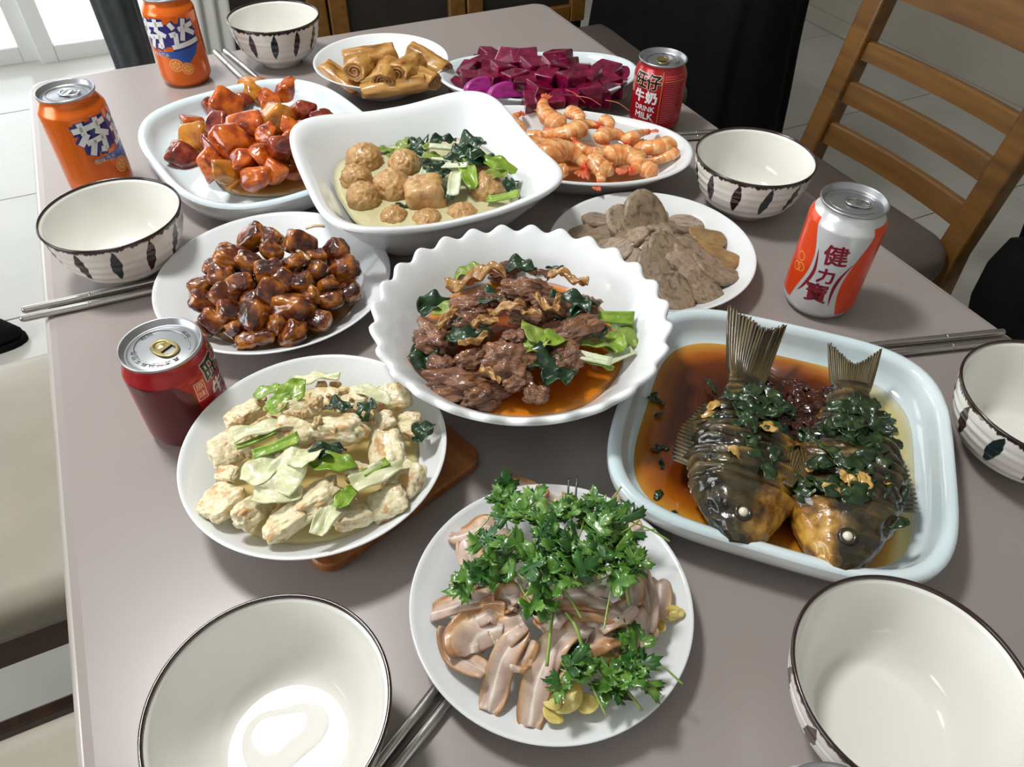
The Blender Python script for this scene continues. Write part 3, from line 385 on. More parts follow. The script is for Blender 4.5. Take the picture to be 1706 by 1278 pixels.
# balcony floor and parapet outside, seen through the glass
MT['balcony'] = mat('pale_balcony_tile', [(0.35, S(226, 226, 216)), (0.65, S(240, 240, 234))], scale=2.0, rough=0.5, rand=False)
wall_box('ground_balcony', TB - 2.2, TB - 0.12, -3.6, 1.4, -0.06, 0.0, MT['balcony'], 'bright balcony floor outside the glass door')
wall_box('wall_balcony_parapet', TB - 2.32, TB - 2.2, -3.6, 1.4, 0, 0.5, MT['balcony'], 'low white balcony parapet')
# glass sliding door: three frames with panes
dr = thing('door_1', 'white framed sliding glass balcony door flooded with daylight', None, tf(TB - 0.06, 0, 0), RT)
dr['kind'] = 'structure'
m_, b_ = newmat('door_glass'); setin(b_, 'Base Color', (0.9, 0.95, 0.95, 1)); setin(b_, 'Roughness', 0.0); setin(b_, 'Alpha', 0.06); MT['glass'] = m_
for xx in (-0.435, 0.435): obj('pane', box_mesh('added_window_pane', (0.808, 0.006, 1.078), MT['glass'], c=(xx, 0, 0.6)), WPANE)
nleaf = 3; lw = (D1 - D0) / nleaf
for k in range(nleaf):
    a = D0 + k * lw; off = 0.02 * (-1) ** k
    bm = bmesh.new()
    for dd in (a + 0.03, a + lw - 0.03): box_bm(bm, (off, dd, 1.125), (0.03, 0.06, 2.25), 0, 0.003, 1)
    for zz in (0.03, 2.22): box_bm(bm, (off, a + lw / 2, zz), (0.028, lw - 0.121, 0.06), 0, 0.003, 1)
    obj('frame', bm_mesh('door_leaf_frame', bm, MT['white_frame'], False), dr)
    obj('pane', box_mesh('door_pane', (0.006, lw - 0.122, 2.128), MT['glass'], c=(off, a + lw / 2, 1.125)), dr)
# ceiling lamp body (its light sits just below it)
lp = thing('ceiling_lamp', 'round white ceiling lamp above the dining table', 'lamp', (-0.68, 0.82, CEIL))
obj('body', mesh('lamp_body', *lathe([(0.18, 0.0), (0.19, -0.03), (0.187, -0.06), (0.175, -0.07), (0.0001, -0.07)], 48, cap0=True)[:2], mats=MT['ceil']), lp)
m_, b_ = newmat('lamp_diffuser'); setin(b_, 'Base Color', (1, 1, 1, 1)); setin(b_, 'Emission Color', (1, 0.97, 0.92, 1)); setin(b_, 'Emission Strength', 6.0)
obj('diffuser', mesh('lamp_diffuser', *lathe([(0.172, -0.0705), (0.16, -0.08), (0.0001, -0.084)], 48, cap0=True)[:2], mats=m_), lp)

# ------------------------------------------------------------------ dining table
MT['tabletop'] = mat('taupe_grey_table_surface', [(0.3, S(148, 139, 136)), (0.7, S(154, 145, 142))], scale=2.5, detail=3, rough=0.3, rand=False, coat=0.15, coatr=0.25, bmp=(900, 0.02))
MT['table_edge'] = mat('pale_table_edge', S(176, 170, 164), rough=0.25, coat=0.3, rand=False)
TW, TL = 0.838, 1.46
tbl = thing('dining_table', 'taupe grey rectangular dining table laden with dishes', 'table', tf(TL / 2, -TW / 2, 0), RT)
def rrect(hx, hy, r, n=8):
    P = []
    for (sx, sy, a0) in ((1, 1, 0), (-1, 1, 90), (-1, -1, 180), (1, -1, 270)):
        for i in range(n + 1):
            a = R(a0 + 90 * i / n); P.append((sx * (hx - r) + r * math.cos(a), sy * (hy - r) + r * math.sin(a)))
    return P
def slab(hx, hy, r, prof):
    rings = []
    for ins, z in prof: rings.append([(x, y, z) for x, y in rrect(hx - ins, hy - ins, max(r - ins, 0.002))])
    return loft(rings, True, True, True)
V, F, U = slab(TL / 2, TW / 2, 0.03, [(0.010, Z0 - 0.004), (0.006, Z0 - 0.001), (0.012, Z0)])
obj('table_top', mesh('table_top', V, F, MT['tabletop'], smooth=False), tbl)
V, F, U = slab(TL / 2, TW / 2, 0.03, [(0.012, Z0 - 0.030), (0.002, Z0 - 0.026), (0.0, Z0 - 0.014), (0.001, Z0 - 0.006), (0.0055, Z0 - 0.0015), (0.009, Z0 - 0.0012), (0.010, Z0 - 0.006)])
obj('edge_band', mesh('table_edge', V, F, MT['table_edge']), tbl)
bm = bmesh.new()
for sy in (-1, 1): box_bm(bm, (0, sy * (TW / 2 - 0.09), Z0 - 0.065), (TL - 0.2, 0.022, 0.07), 0, 0.002, 1)
for sx in (-1, 1): box_bm(bm, (sx * (TL / 2 - 0.09), 0, Z0 - 0.065), (0.022, TW - 0.2, 0.07), 0, 0.002, 1)
obj('apron', bm_mesh('table_apron', bm, MT['wood_dark'], False), tbl)
for sx in (-1, 1):
    for sy in (-1, 1):
        V, F, U = loft([[(sx * (TL / 2 - 0.09) + a * s, sy * (TW / 2 - 0.09) + b * s, z) for a, b in rrect(0.034, 0.034, 0.008, 3)] for s, z in ((0.65, 0.004), (0.66, 0.02), (1.0, Z0 - 0.031))], True, True, True)
        obj('leg', mesh('table_leg', V, F, MT['wood_dark'], smooth=False), tbl)
# ------------------------------------------------------------------ chairs
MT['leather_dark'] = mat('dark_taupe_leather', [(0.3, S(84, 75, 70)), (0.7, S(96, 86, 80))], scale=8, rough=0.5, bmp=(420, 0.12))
def make_chair(label, loc, rz, group='wooden dining chairs with leather seats', seat_m='leather'):
    """origin on the floor under the seat centre; +y is the back of the chair"""
    t = thing('dining_chair', label, 'chair', loc, rz, group)
    tl = math.tan(0.181)
    def yb(z): return 0.20 + (z - 0.45) * tl if z > 0.45 else 0.20 + (0.45 - z) * 0.10
    for sx in (-1, 1):
        xc = sx * 0.187; rings = []
        for z in (0.0, 0.2, 0.40, 0.45, 0.50, 0.62, 0.74, 0.86, 0.88):
            w = 0.022 if 0.1 < z < 0.87 else 0.019
            rings.append([(xc + a, yb(z) + b, z + 0.004) for a, b in rrect(w, w * 0.95, 0.005, 2)])
        V, F, U = loft(rings, True, True, True)
        obj('back_post', mesh('back_post', V, F, MT['wood'], smooth=False), t)
    for (z0, z1, th) in ((0.762, 0.852, 0.020), (0.653, 0.685, 0.016), (0.574, 0.612, 0.016), (0.492, 0.532, 0.016)):
        rings = []
        for i in range(13):
            x = -0.168 + 0.336 * i / 12; bow = 0.012 * (1 - (x / 0.168) ** 2)
            rings.append([(x, yb(z) + bow + dy, z) for z, dy in ((z0, -th / 2), (z1 - 0.003, -th / 2), (z1, -th / 2 + 0.003), (z1, th / 2 - 0.003), (z1 - 0.003, th / 2), (z0, th / 2))])
        V, F, U = loft(rings, True, True, True)
        obj('back_slat', mesh('back_slat', V, F, MT['wood'], smooth=False), t)
    for sx in (-1, 1):
        V, F, U = loft([[(sx * 0.185 + a * s, -0.18 + b * s, z) for a, b in rrect(0.02, 0.02, 0.005, 2)] for s, z in ((0.75, 0.004), (1, 0.38), (1, 0.415))], True, True, True)
        obj('front_leg', mesh('front_leg', V, F, MT['wood'], smooth=False), t)
    bm = bmesh.new()
    box_bm(bm, (0, -0.195, 0.385), (0.33, 0.02, 0.06), 0, 0.002, 1)
    box_bm(bm, (0, 0.185, 0.385), (0.33, 0.02, 0.06), 0, 0.002, 1)
    for sx in (-1, 1): box_bm(bm, (sx * 0.19, 0.0, 0.385), (0.02, 0.32, 0.06), 0, 0.002, 1)
    obj('seat_frame', bm_mesh('seat_frame', bm, MT['wood_dark'], False), t)
    rings = []
    for s, z in ((0.0, 0.4155), (0.93, 0.4155), (0.985, 0.420), (1.0, 0.435), (1.0, 0.450), (0.985, 0.464), (0.95, 0.474), (0.86, 0.480), (0.6, 0.483), (0.0, 0.484)):
        rings.append([(x * s, y * s - 0.015, z) for x, y in rrect(0.215, 0.205, 0.06, 8)])
    V, F, U = loft(rings, True)
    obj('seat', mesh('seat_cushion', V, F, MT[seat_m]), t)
    for sx in (-1, 1):
        obj('side_stretcher', box_mesh('stretcher', (0.018, 0.37, 0.025), MT['wood_dark'], 0.003, (sx * 0.186, 0.015, 0.20)), t)
    return t
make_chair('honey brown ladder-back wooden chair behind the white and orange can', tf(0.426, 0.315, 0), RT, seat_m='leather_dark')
make_chair('cream leather dining chair tucked in beside the red can', tf(0.467, -1.01, 0), RT + PI)
make_chair('cream leather dining chair at the bottom left corner of the picture', tf(1.03, -1.01, 0), RT + PI)
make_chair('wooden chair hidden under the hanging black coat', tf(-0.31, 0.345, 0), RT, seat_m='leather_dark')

# black coat hung over the back of the far chair
rings = []
for i in range(26):
    u = i / 25; z = 1.0 - 0.80 * u
    hx = 0.30 + 0.03 * u - 0.12 * max(0, 0.12 - u) / 0.12; hy = 0.095 + 0.05 * u - 0.06 * max(0, 0.08 - u) / 0.08
    rg = []
    for j in range(72):
        a = 2 * PI * j / 72
        x = hx * math.copysign(abs(math.cos(a)) ** 0.45, math.cos(a)); y = hy * math.copysign(abs(math.sin(a)) ** 0.5, math.sin(a))
        f = 1 + 0.05 * u * math.sin(a * 9 + 2 * math.sin(u * 3)) + 0.03 * nz(math.cos(a) * 2, math.sin(a) * 2, u * 3)
        rg.append((x * f, y * f, z))
    rings.append(rg)
V, F, U = loft(rings, True, True, False)
coat = obj('coat', mesh('coat_body', V, F, MT['black_cloth']), None, tf(-0.30, 0.565, 0), (0, 0, RT))
tag(coat, 'long black coat hung over a chair behind the red milk can', 'coat')
V, F, U = tube([(0, -0.05 + 0.1 * i / 10, 1.0 + 0.02 * math.sin(PI * i / 10)) for i in range(11)], 0.006, 6)
obj('collar_loop', mesh('collar_loop', V, F, MT['black_cloth']), coat)

# black bag hanging at the near post of the wooden chair
bag = thing('shoulder_bag', 'black cloth bag hanging by the near post of the wooden chair', 'bag', tf(0.785, 0.575, Z0 - 0.42), RT)
V, F, U = loft([[(0.125 * s * math.copysign(abs(math.cos(a)) ** 0.7, math.cos(a)), 0.09 * s * math.sin(a), z + 0.02 * nz(math.cos(a), math.sin(a), z * 6)) for a in [2 * PI * j / 40 for j in range(40)]]
                for s, z in ((0.55, 0.0), (0.88, 0.012), (1.0, 0.06), (1.02, 0.12), (0.93, 0.17), (0.7, 0.19), (0.3, 0.192))], True, True, True)
obj('body', mesh('bag_body', V, F, MT['black_cloth']), bag)
V, F, U = tube(spline([(-0.10, 0.0, 0.15), (-0.135, -0.012, 0.40), (-0.150, -0.012, 0.545), (-0.172, 0.020, 0.572), (-0.150, 0.052, 0.545), (-0.130, 0.045, 0.40), (-0.09, 0.03, 0.16)], 30), 0.008, 6)
obj('strap', mesh('bag_strap', V, F, MT['black_cloth']), bag)
# black boot standing on the floor past the bag, black shoe past the cream chair
def boot(label, loc, rz):
    b = thing('shoe', label, 'shoe', loc, rz, 'black shoes on the floor')
    rings = []
    for i in range(15):
        u = i / 14; x = -0.12 + 0.26 * u
        w = 0.036 + 0.012 * math.sin(PI * u) - 0.02 * max(0, u - 0.85) / 0.15 - 0.008 * max(0, 0.1 - u) / 0.1
        h = 0.10 - 0.055 * min(1, max(0, (u - 0.3) / 0.4)) - 0.025 * max(0, u - 0.85) / 0.15
        rings.append([(x, w * math.cos(a), 0.016 + max(0.0, h * (0.5 + 0.5 * math.sin(a)))) for a in [2 * PI * j / 24 for j in range(24)]])
    V, F, U = loft(rings, True, True, True)
    obj('upper', mesh('shoe_upper', V, F, MT['black_cloth']), b)
    V, F, U = loft([[(x * 0.14 + 0.01, y * 0.047 * (1 + 0.12 * x), z) for x, y in [(math.cos(2 * PI * j / 30), math.sin(2 * PI * j / 30)) for j in range(30)]] for z in (0.004, 0.018)], True, True, True)
    obj('sole', mesh('shoe_sole', V, F, MT['black_cloth'], smooth=False), b)
boot('black shoe on the floor below the black bag', tf(0.60, 1.12, 0), RT + 0.5)
boot('black shoe on the tiles past the cream chair by the chopsticks', (-1.30, 1.27, 0), 0.3)

# dark grey drape gathered beside the bright door
rings = []
for i in range(20):
    u = i / 19; z = 0.05 + 2.15 * u
    rr = 0.062 + 0.05 * u
    rings.append([(rr * 1.25 * math.cos(a) * (1 + 0.05 * math.sin(a * 9)), rr * math.sin(a) * (1 + 0.05 * math.sin(a * 9)), z) for a in [2 * PI * j / 72 for j in range(72)]])
V, F, U = loft(rings, True, True, True)
cur = obj('curtain', mesh('curtain_drape', V, F, MT['grey_cloth']), None, (-1.335, 2.60, 0), (0, 0, RT))
tag(cur, 'dark grey gathered curtain hanging in front of the bright balcony door', 'curtain')
rod = thing('curtain_rod', 'white curtain rod above the balcony door', 'rod', tf(TB + 0.33, 0, 0), RT)
V, F, U = tube([(0, -2.9, 2.24), (0, -0.1, 2.24)], 0.012, 10); obj('pole', mesh('rod_pole', V, F, MT['white_frame']), rod)

# low wooden cabinet with dark doors behind the table
cb = thing('cabinet', 'brown wooden cabinet with dark panels behind the table end', 'cabinet', tf(-0.60, -0.30, 0), RT)
MT['dark_panel'] = mat('dark_panel', [(0.3, S(34, 31, 27)), (0.7, S(46, 42, 36))], scale=10, rough=0.45)
obj('body', box_mesh('cabinet_body', (0.36, 1.06, 0.86), MT['dark_panel'], 0.004, (-0.19, 0.22, 0.44)), cb)
for k in range(3):
    a = -0.30 + k * 0.35; bm = bmesh.new()
    for dd in (a + 0.022, a + 0.323): box_bm(bm, (0.002, dd, 0.66), (0.024, 0.044, 0.40), 0, 0.003, 1)
    for zz in (0.482, 0.84): box_bm(bm, (0.002, a + 0.1725, zz), (0.022, 0.256, 0.044), 0, 0.003, 1)
    d_ = obj('door', bm_mesh('cabinet_door', bm, MT['wood'], False), cb)
    obj('panel', box_mesh('door_panel', (0.008, 0.258, 0.316), MT['dark_panel'], c=(-0.004, a + 0.1725, 0.66)), d_)
    obj('knob', mesh('door_knob', *lathe([(0.012, 0), (0.008, 0.012), (0.014, 0.02), (0.0001, 0.026)], 16, True)[:2], mats=MT['steel']), d_, (0.014, a + 0.3, 0.8), (0, PI / 2, 0))
# white papers leaning against the cabinet, beside the bowl
for k in range(3):
    def ps(u, v, k=k): return Vector((0.05 + 0.015 * k + 0.06 * (1 - v), -0.33 - 0.03 * k + 0.05 * u + 0.05 * v, 0.50 + 0.48 * v + 0.01 * math.sin(u * 5)))
    V, F, U = sheet(ps, 6, 8, 0.004)
    pp = obj('paper_board', mesh('paper_board', V, F, MT['white_frame']), None, tf(-0.56, -0.22, 0.0), (0, 0, RT))
    tag(pp, 'white board leaning on the cabinet, %s of three behind the far left bowl' % ('farthest right', 'middle', 'farthest left')[k], 'board', 'white boards by the cabinet')
# ------------------------------------------------------------------ crockery
# striped rice bowls: painted feather strokes under a brushed dark rim
m_, b_ = newmat('brush_painted_bowl_glaze')
px, py, pz = xyz(coords('Object', False))
nn = ntex(coords('Object', True), 90, 3)
ang = X.op('ARCTAN2', py, px) * (12 / (2 * PI)) + 6.5 + (nn - 0.5) * 0.12
cell = X.op('FLOOR', ang); fr = X.op('FRACT', ang) - 0.5
s_ = (0.0625 - pz) / 0.040
ins = (s_ > 0.0) * (s_ < 1.0)
lens_ = X.op('POWER', X.op('SINE', X.op('MULTIPLY', X.op('MAXIMUM', X.op('MINIMUM', s_, 1.0), 0.0), PI)), 0.8)
stroke = ins * step(lens_ * 0.17 - X.op('ABSOLUTE', fr + (s_ - 0.5) * 0.14), 0.0, 0.03)
par = X.op('FLOORED_MODULO', cell, 3.0) < 0.5
sc_ = mixc(par, S(48, 24, 24), S(20, 40, 42))
rimm = step(pz + (ntex(coords('Object', True, (1, 1, 0.12)), 260, 2) - 0.5) * 0.010, 0.0605, 0.0622)
basec = ramp(ntex(coords('Object', True), 30, 3), [(0.35, S(226, 220, 212)), (0.65, S(238, 234, 228))])
setin(b_, 'Base Color', mixc(rimm, mixc(stroke, basec, sc_), S(40, 26, 24))); setin(b_, 'Roughness', 0.16); setin(b_, 'Coat Weight', 0.4)
MT['bowl_out'] = m_
def bowl_profile():
    out = spline([(0.030, 0.006), (0.044, 0.012), (0.054, 0.024), (0.0605, 0.040), (0.0640, 0.054), (0.0655, 0.0635)], 40)
    out = [(r + 0.00045 * math.sin((z - 0.006) / 0.0095 * 2 * PI) * (0.01 < z < 0.055), z) for r, z in out]
    return out
BP = bowl_profile()
BI = spline([(0.030, 0.006), (0.044, 0.012), (0.054, 0.024), (0.0605, 0.040), (0.0640, 0.054), (0.0655, 0.0635)], 30)
V, F, U = lathe([(0.0001, 0.006)] + BP, 96)
bowl_out = mesh('bowl_outside', V, F, MT['bowl_out'])
V, F, U = lathe([(0.0640, 0.0638)] + [(r - 0.0035, max(z, 0.0095)) for r, z in reversed(BI[1:-1])] + [(0.0001, 0.0092)], 96)
bowl_in = mesh('bowl_inside', V, F, MT['cream_glaze'])
V, F, U = lathe([(0.0656, 0.0632), (0.0660, 0.0645), (0.0656, 0.0658), (0.0645, 0.0661), (0.0637, 0.0654), (0.0636, 0.0636)], 96)
bowl_rim = mesh('bowl_rim', V, F, MT['rim_brown'])
V, F, U = lathe([(0.0315, 0.0075), (0.0300, 0.0), (0.0270, 0.0), (0.0265, 0.0062)], 64)
bowl_foot = mesh('bowl_foot', V, F, MT['cream_glaze'])
def rice_bowl(label, x, y, rz):
    t = thing('rice_bowl', label, 'bowl', (x, y, Z0 + 0.0003), rz, 'brush-striped rice bowls round the table')
    obj('body', bowl_out, t); obj('inside', bowl_in, t); obj('rim', bowl_rim, t); obj('foot', bowl_foot, t)
    return t
rice_bowl('striped rice bowl between the orange can and the metal chopsticks', -0.3945, 0.6236, 0.35)
rice_bowl('striped rice bowl farthest back, beside the plate of rolls', -0.360, 1.143, 0.2)
rice_bowl('striped rice bowl between the shrimp platter and the wooden chair', 0.2634, 0.7632, 0.05)
rice_bowl('striped rice bowl cut by the picture edge, beside the fish platter', 0.4129, 0.3998, 0.6)
rice_bowl('striped rice bowl below the fish platter at the lower right corner', 0.2265, 0.1779, 0.9)
rice_bowl('striped rice bowl with a little water in it, at the bottom edge', -0.1269, 0.1565, 0.3)
m_, b_ = newmat('clear_water'); setin(b_, 'Base Color', S(238, 237, 232)); setin(b_, 'Roughness', 0.02); setin(b_, 'Coat Weight', 1.0); setin(b_, 'Coat Roughness', 0.0); setin(b_, 'Specular IOR Level', 0.9); setin(b_, 'IOR', 1.33); MT['water'] = m_
def pudd(r, z): return [(r * (1 + 0.16 * math.sin(2 * a + 0.5) + 0.10 * math.sin(3 * a)) * math.cos(a) - 0.004, r * (1 + 0.16 * math.sin(2 * a + 0.5) + 0.10 * math.sin(3 * a)) * math.sin(a) + 0.003, z) for a in [2 * PI * j / 64 for j in range(64)]]
V, F, U = loft([pudd(0.0215, 0.0088), pudd(0.0220, 0.0093), pudd(0.0215, 0.0096), pudd(0.017, 0.0099), pudd(0.0005, 0.0100)], True, True, True)
w_ = obj('water', mesh('water_puddle', V, F, MT['water']), None, (-0.1269, 0.1565, Z0 + 0.0005))
tag(w_, 'small puddle of clear water in the bottom of the near bowl', 'water', kind='stuff')

def supr(a, ax, by, n):
    return (abs(math.cos(a) / ax) ** n + abs(math.sin(a) / by) ** n) ** (-1 / n)
def dish(rim_fn, prof, n=120):
    """prof: (scale, z, lift) ; rim_fn(angle) -> radius, rim lift"""
    rings = []
    for s, z, k in prof:
        rg = []
        for j in range(n):
            a = 2 * PI * j / n; q = rim_fn(a); r, l = q[:2]
            rr = r * s + (q[2] * k if len(q) > 2 else 0)
            rg.append((rr * math.cos(a), rr * math.sin(a), z + l * k))
        rings.append(rg)
    return rings
def plate(name, label, cat, x, y, z, rz, rim_fn, outer, inner, m_out, m_in, n=120, group=None):
    """outer profile from the base centre to the rim, inner from the rim to the centre: two meshes of one dish"""
    t = thing(name, label, cat, (x, y, Z0 + z), rz, group)
    V, F, U = loft(dish(rim_fn, outer, n), True, True, False)
    obj('body', mesh('dish_underside', V, F, m_out), t)
    V, F, U = loft(dish(rim_fn, inner, n), True, False, True)
    obj('inside', mesh('dish_inside', V, F, m_in), t)
    return t
def rnd_rim(r): return lambda a: (r, 0.0)
def coupe(r, h, base=0.55, well=0.66, wz=0.006):
    """profiles of a round coupe plate with a turned rim"""
    o = [(base - 0.08, 0.003, 0), (base - 0.05, 0.0, 0), (base, 0.0, 0), (base + 0.02, 0.003, 0), (well + 0.05, h * 0.22, 0), (0.9, h * 0.78, 0), (0.985, h - 0.002, 0), (1.0, h - 0.0006, 0)]
    i = [(1.0, h - 0.0006, 0), (0.998, h, 0), (0.985, h + 0.0002, 0), (0.96, h - 0.0015, 0), (0.88, h * 0.74, 0), (well + 0.06, h * 0.30 + wz * 0.6, 0), (well, wz, 0), (well * 0.8, wz - 0.001, 0), (0.02, wz - 0.001, 0)]
    return o, i
P_ = MT['porcelain']
o_, i_ = coupe(0.0935, 0.022, 0.5, 0.68)
plate('round_plate', 'round white plate of sliced pig ear and coriander', 'plate', 0.0290, 0.2470, 0.0003, 0, rnd_rim(0.0935), o_, i_, P_, P_)
o_, i_ = coupe(0.0975, 0.034, 0.5, 0.66)
plate('deep_plate', 'deep round white plate of fried tofu and cabbage on a board', 'plate', -0.1451, 0.3552, 0.0105, 0, rnd_rim(0.0975), o_, i_, P_, P_)
o_, i_ = coupe(0.1115, 0.028, 0.5, 0.70)
plate('round_plate', 'round white plate of dark braised pork cubes', 'plate', -0.2320, 0.5785, 0.0003, 0, rnd_rim(0.1115), o_, i_, P_, P_)
o_, i_ = coupe(0.1065, 0.024, 0.5, 0.72)
plate('round_plate', 'round white plate of grey sliced meat laid like a flower', 'plate', 0.1405, 0.6450, 0.0003, 0, rnd_rim(0.1065), o_, i_, P_, P_)
o_, i_ = coupe(0.0935, 0.043, 0.42, 0.55)
plate('deep_plate', 'deep round white plate of golden stuffed rolls', 'plate', -0.1922, 1.0533, 0.0003, 0, rnd_rim(0.0935), o_, i_, P_, P_)

# rippled bowl of stewed beef
def ripple(a):
    k = 27
    w = math.cos(k * a)
    return 0.1225, 0.0024 * w, 0.0020 * w
rb_o = [(0.36, 0.003, 0), (0.40, 0.0, 0), (0.44, 0.0, 0), (0.46, 0.006, 0), (0.55, 0.014, 0), (0.70, 0.030, 0), (0.82, 0.050, 0.1), (0.91, 0.064, 0.6), (0.97, 0.0685, 0.9), (0.99, 0.0695, 1.0), (1.0, 0.0715, 1)]
rb_i = [(1.0, 0.0715, 1), (1.0, 0.0740, 1), (0.985, 0.0758, 1), (0.965, 0.0752, 0.9), (0.94, 0.0725, 0.55), (0.90, 0.0680, 0.15), (0.82, 0.0560, 0), (0.70, 0.036, 0), (0.55, 0.020, 0), (0.42, 0.012, 0), (0.02, 0.010, 0)]
plate('rippled_bowl', 'large white bowl with a rippled rim holding stewed beef', 'bowl', 0.0062, 0.4765, 0.0003, 0.1, ripple, rb_o, rb_i, P_, P_, n=540)

# square deep bowl of meatballs, corners drawn up
def sq_rim(a):
    r = supr(a, 0.1265, 0.1265, 4.8)
    c = (0.5 - 0.5 * math.cos(4 * a)) ** 1.5
    return r, 0.009 * c - 0.002
sq_o = [(0.40, 0.003, 0), (0.44, 0.0, 0), (0.52, 0.0, 0), (0.55, 0.004, 0), (0.68, 0.022, 0), (0.82, 0.045, 0.2), (0.95, 0.064, 0.7), (0.99, 0.0680, 1), (1.0, 0.0705, 1)]
sq_i = [(1.0, 0.0705, 1), (0.998, 0.0735, 1), (0.985, 0.0745, 1), (0.955, 0.0735, 1), (0.915, 0.0705, 0.9), (0.885, 0.0655, 0.8), (0.82, 0.054, 0.4), (0.72, 0.036, 0.1), (0.60, 0.018, 0), (0.50, 0.010, 0), (0.02, 0.008, 0)]
plate('square_bowl', 'square white deep bowl of meatballs and greens', 'bowl', -0.1004, 0.7285, 0.0003, R(24.4), sq_rim, sq_o, sq_i, P_, P_, n=160)

# celadon rounded-square platters
def cel(ax, by, n):
    return lambda a: (supr(a, ax, by, n), 0.0)
ce_o = [(0.60, 0.003, 0), (0.64, 0.0, 0), (0.80, 0.0, 0), (0.85, 0.003, 0), (0.94, 0.012, 0), (0.985, 0.022, 0), (1.0, 0.030, 0), (0.998, 0.034, 0)]
ce_i = [(0.998, 0.034, 0), (0.988, 0.0362, 0), (0.970, 0.0368, 0), (0.948, 0.0362, 0), (0.928, 0.0345, 0), (0.915, 0.031, 0), (0.90, 0.024, 0), (0.87, 0.016, 0), (0.80, 0.0115, 0), (0.65, 0.010, 0), (0.02, 0.0095, 0)]
plate('celadon_platter', 'pale blue rounded-square platter holding two braised fish', 'platter', 0.2136, 0.3950, 0.0003, R(-18.3), cel(0.1276, 0.1250, 3.95), ce_o, ce_i, MT['celadon_rim'], MT['celadon'])
plate('celadon_platter', 'pale blue rounded-square platter of glazed sweet potato', 'platter', -0.3072, 0.8413, 0.0003, R(37.2), cel(0.1298, 0.1519, 3.0), ce_o, ce_i, MT['celadon_rim'], MT['celadon'])
# boat-shaped oval platters
ov_o = [(0.45, 0.003, 0), (0.48, 0.0, 0), (0.62, 0.0, 0), (0.65, 0.004, 0), (0.80, 0.016, 0), (0.94, 0.029, 0.5), (0.99, 0.0325, 1), (1.0, 0.034, 1)]
ov_i = [(1.0, 0.034, 1), (0.995, 0.0355, 1), (0.975, 0.0360, 1), (0.94, 0.0345, 0.9), (0.87, 0.028, 0.5), (0.78, 0.018, 0.1), (0.70, 0.012, 0), (0.6, 0.0095, 0), (0.02, 0.009, 0)]
def oval(ax, by):
    return lambda a: (supr(a, ax, by, 2.15), 0.006 * abs(math.cos(a)) ** 3)
plate('oval_platter', 'white oval platter of boiled shrimp', 'platter', 0.0610, 0.8385, 0.0003, R(-13), oval(0.148, 0.0895), ov_o, ov_i, P_, P_)
plate('oval_platter', 'oval platter of purple dragon fruit with pale blue inside', 'platter', 0.0270, 1.0300, 0.0003, R(7), oval(0.139, 0.078), ov_o, ov_i, P_, MT['celadon'])

# wooden trivet board under the tofu plate
MT['board'] = mat('orange_brown_board', [(0.25, S(112, 62, 26)), (0.5, S(150, 90, 40)), (0.75, S(176, 112, 56))], scale=30, detail=6, rough=0.45, stretch=(0.2, 3, 3), coat=0.1)
V, F, U = loft([[(x, y, z) for x, y in rrect(0.076 - i, 0.076 - i, 0.014 - i, 6)] for i, z in ((0.0015, 0.0003), (0, 0.002), (0, 0.0085), (0.0015, 0.0100))], True, True, True)
tv = obj('trivet', mesh('trivet_board', V, F, MT['board'], smooth=False), None, (-0.127, 0.376, Z0), (0, 0, R(-45)))
tag(tv, 'square orange-brown wooden trivet under the tofu plate', 'trivet')

# steel chopsticks
V, F, U = tube([(0, 0, 0), (0.0015, 0, 0), (0.004, 0, 0), (0.09, 0, 0), (0.225, 0, 0), (0.228, 0, 0)], [0.0022, 0.0032, 0.0036, 0.0035, 0.0020, 0.0012], 12)
stick_me = mesh('chopstick_shaft', V, F, MT['steel'])
rings_me = []
bm = bmesh.new()
V, F, U = loft([[(x, r * math.cos(a), r * math.sin(a)) for a in [2 * PI * j / 12 for j in range(12)]] for x, r in ((0.060, 0.0036), (0.0602, 0.0039), (0.0612, 0.0039), (0.0614, 0.0036))], True)
band_me = mesh('chopstick_band', V, F, MT['steel'])
def chopstick(label, x, y, ang, group, z=0.0039):
    t = thing('chopstick', label, 'chopstick', (x, y, Z0 + z), ang, group)
    obj('shaft', stick_me, t); obj('band', band_me, t)
bm.free()
for (x, y, a, dx, dy, da, where) in ((-0.4670, 0.5340, 23.2, -0.004, 0.0125, 1, 'beside the left bowl, handles past the table edge'),
                                     (-0.4680, 1.1650, -54.3, 0.014, 0.004, 2.5, 'between the far orange can and the far left bowl'),
                                     (-0.0405, 0.1970, 236.4, 0.0095, -0.006, -1.5, 'between the water bowl and the pig ear plate'),
                                     (0.4710, 0.5470, 189.8, 0.000, -0.0125, 0.5, 'beside the right-hand bowl at the table edge'),
                                     (0.2950, 0.9440, 189.7, 0.000, -0.0105, 0.3, 'behind the bowl next to the shrimp platter')):
    chopstick('steel chopstick of the pair ' + where, x, y, R(a), 'chopsticks ' + where)
    chopstick('steel chopstick of the pair ' + where, x + dx, y + dy, R(a + da), 'chopsticks ' + where)
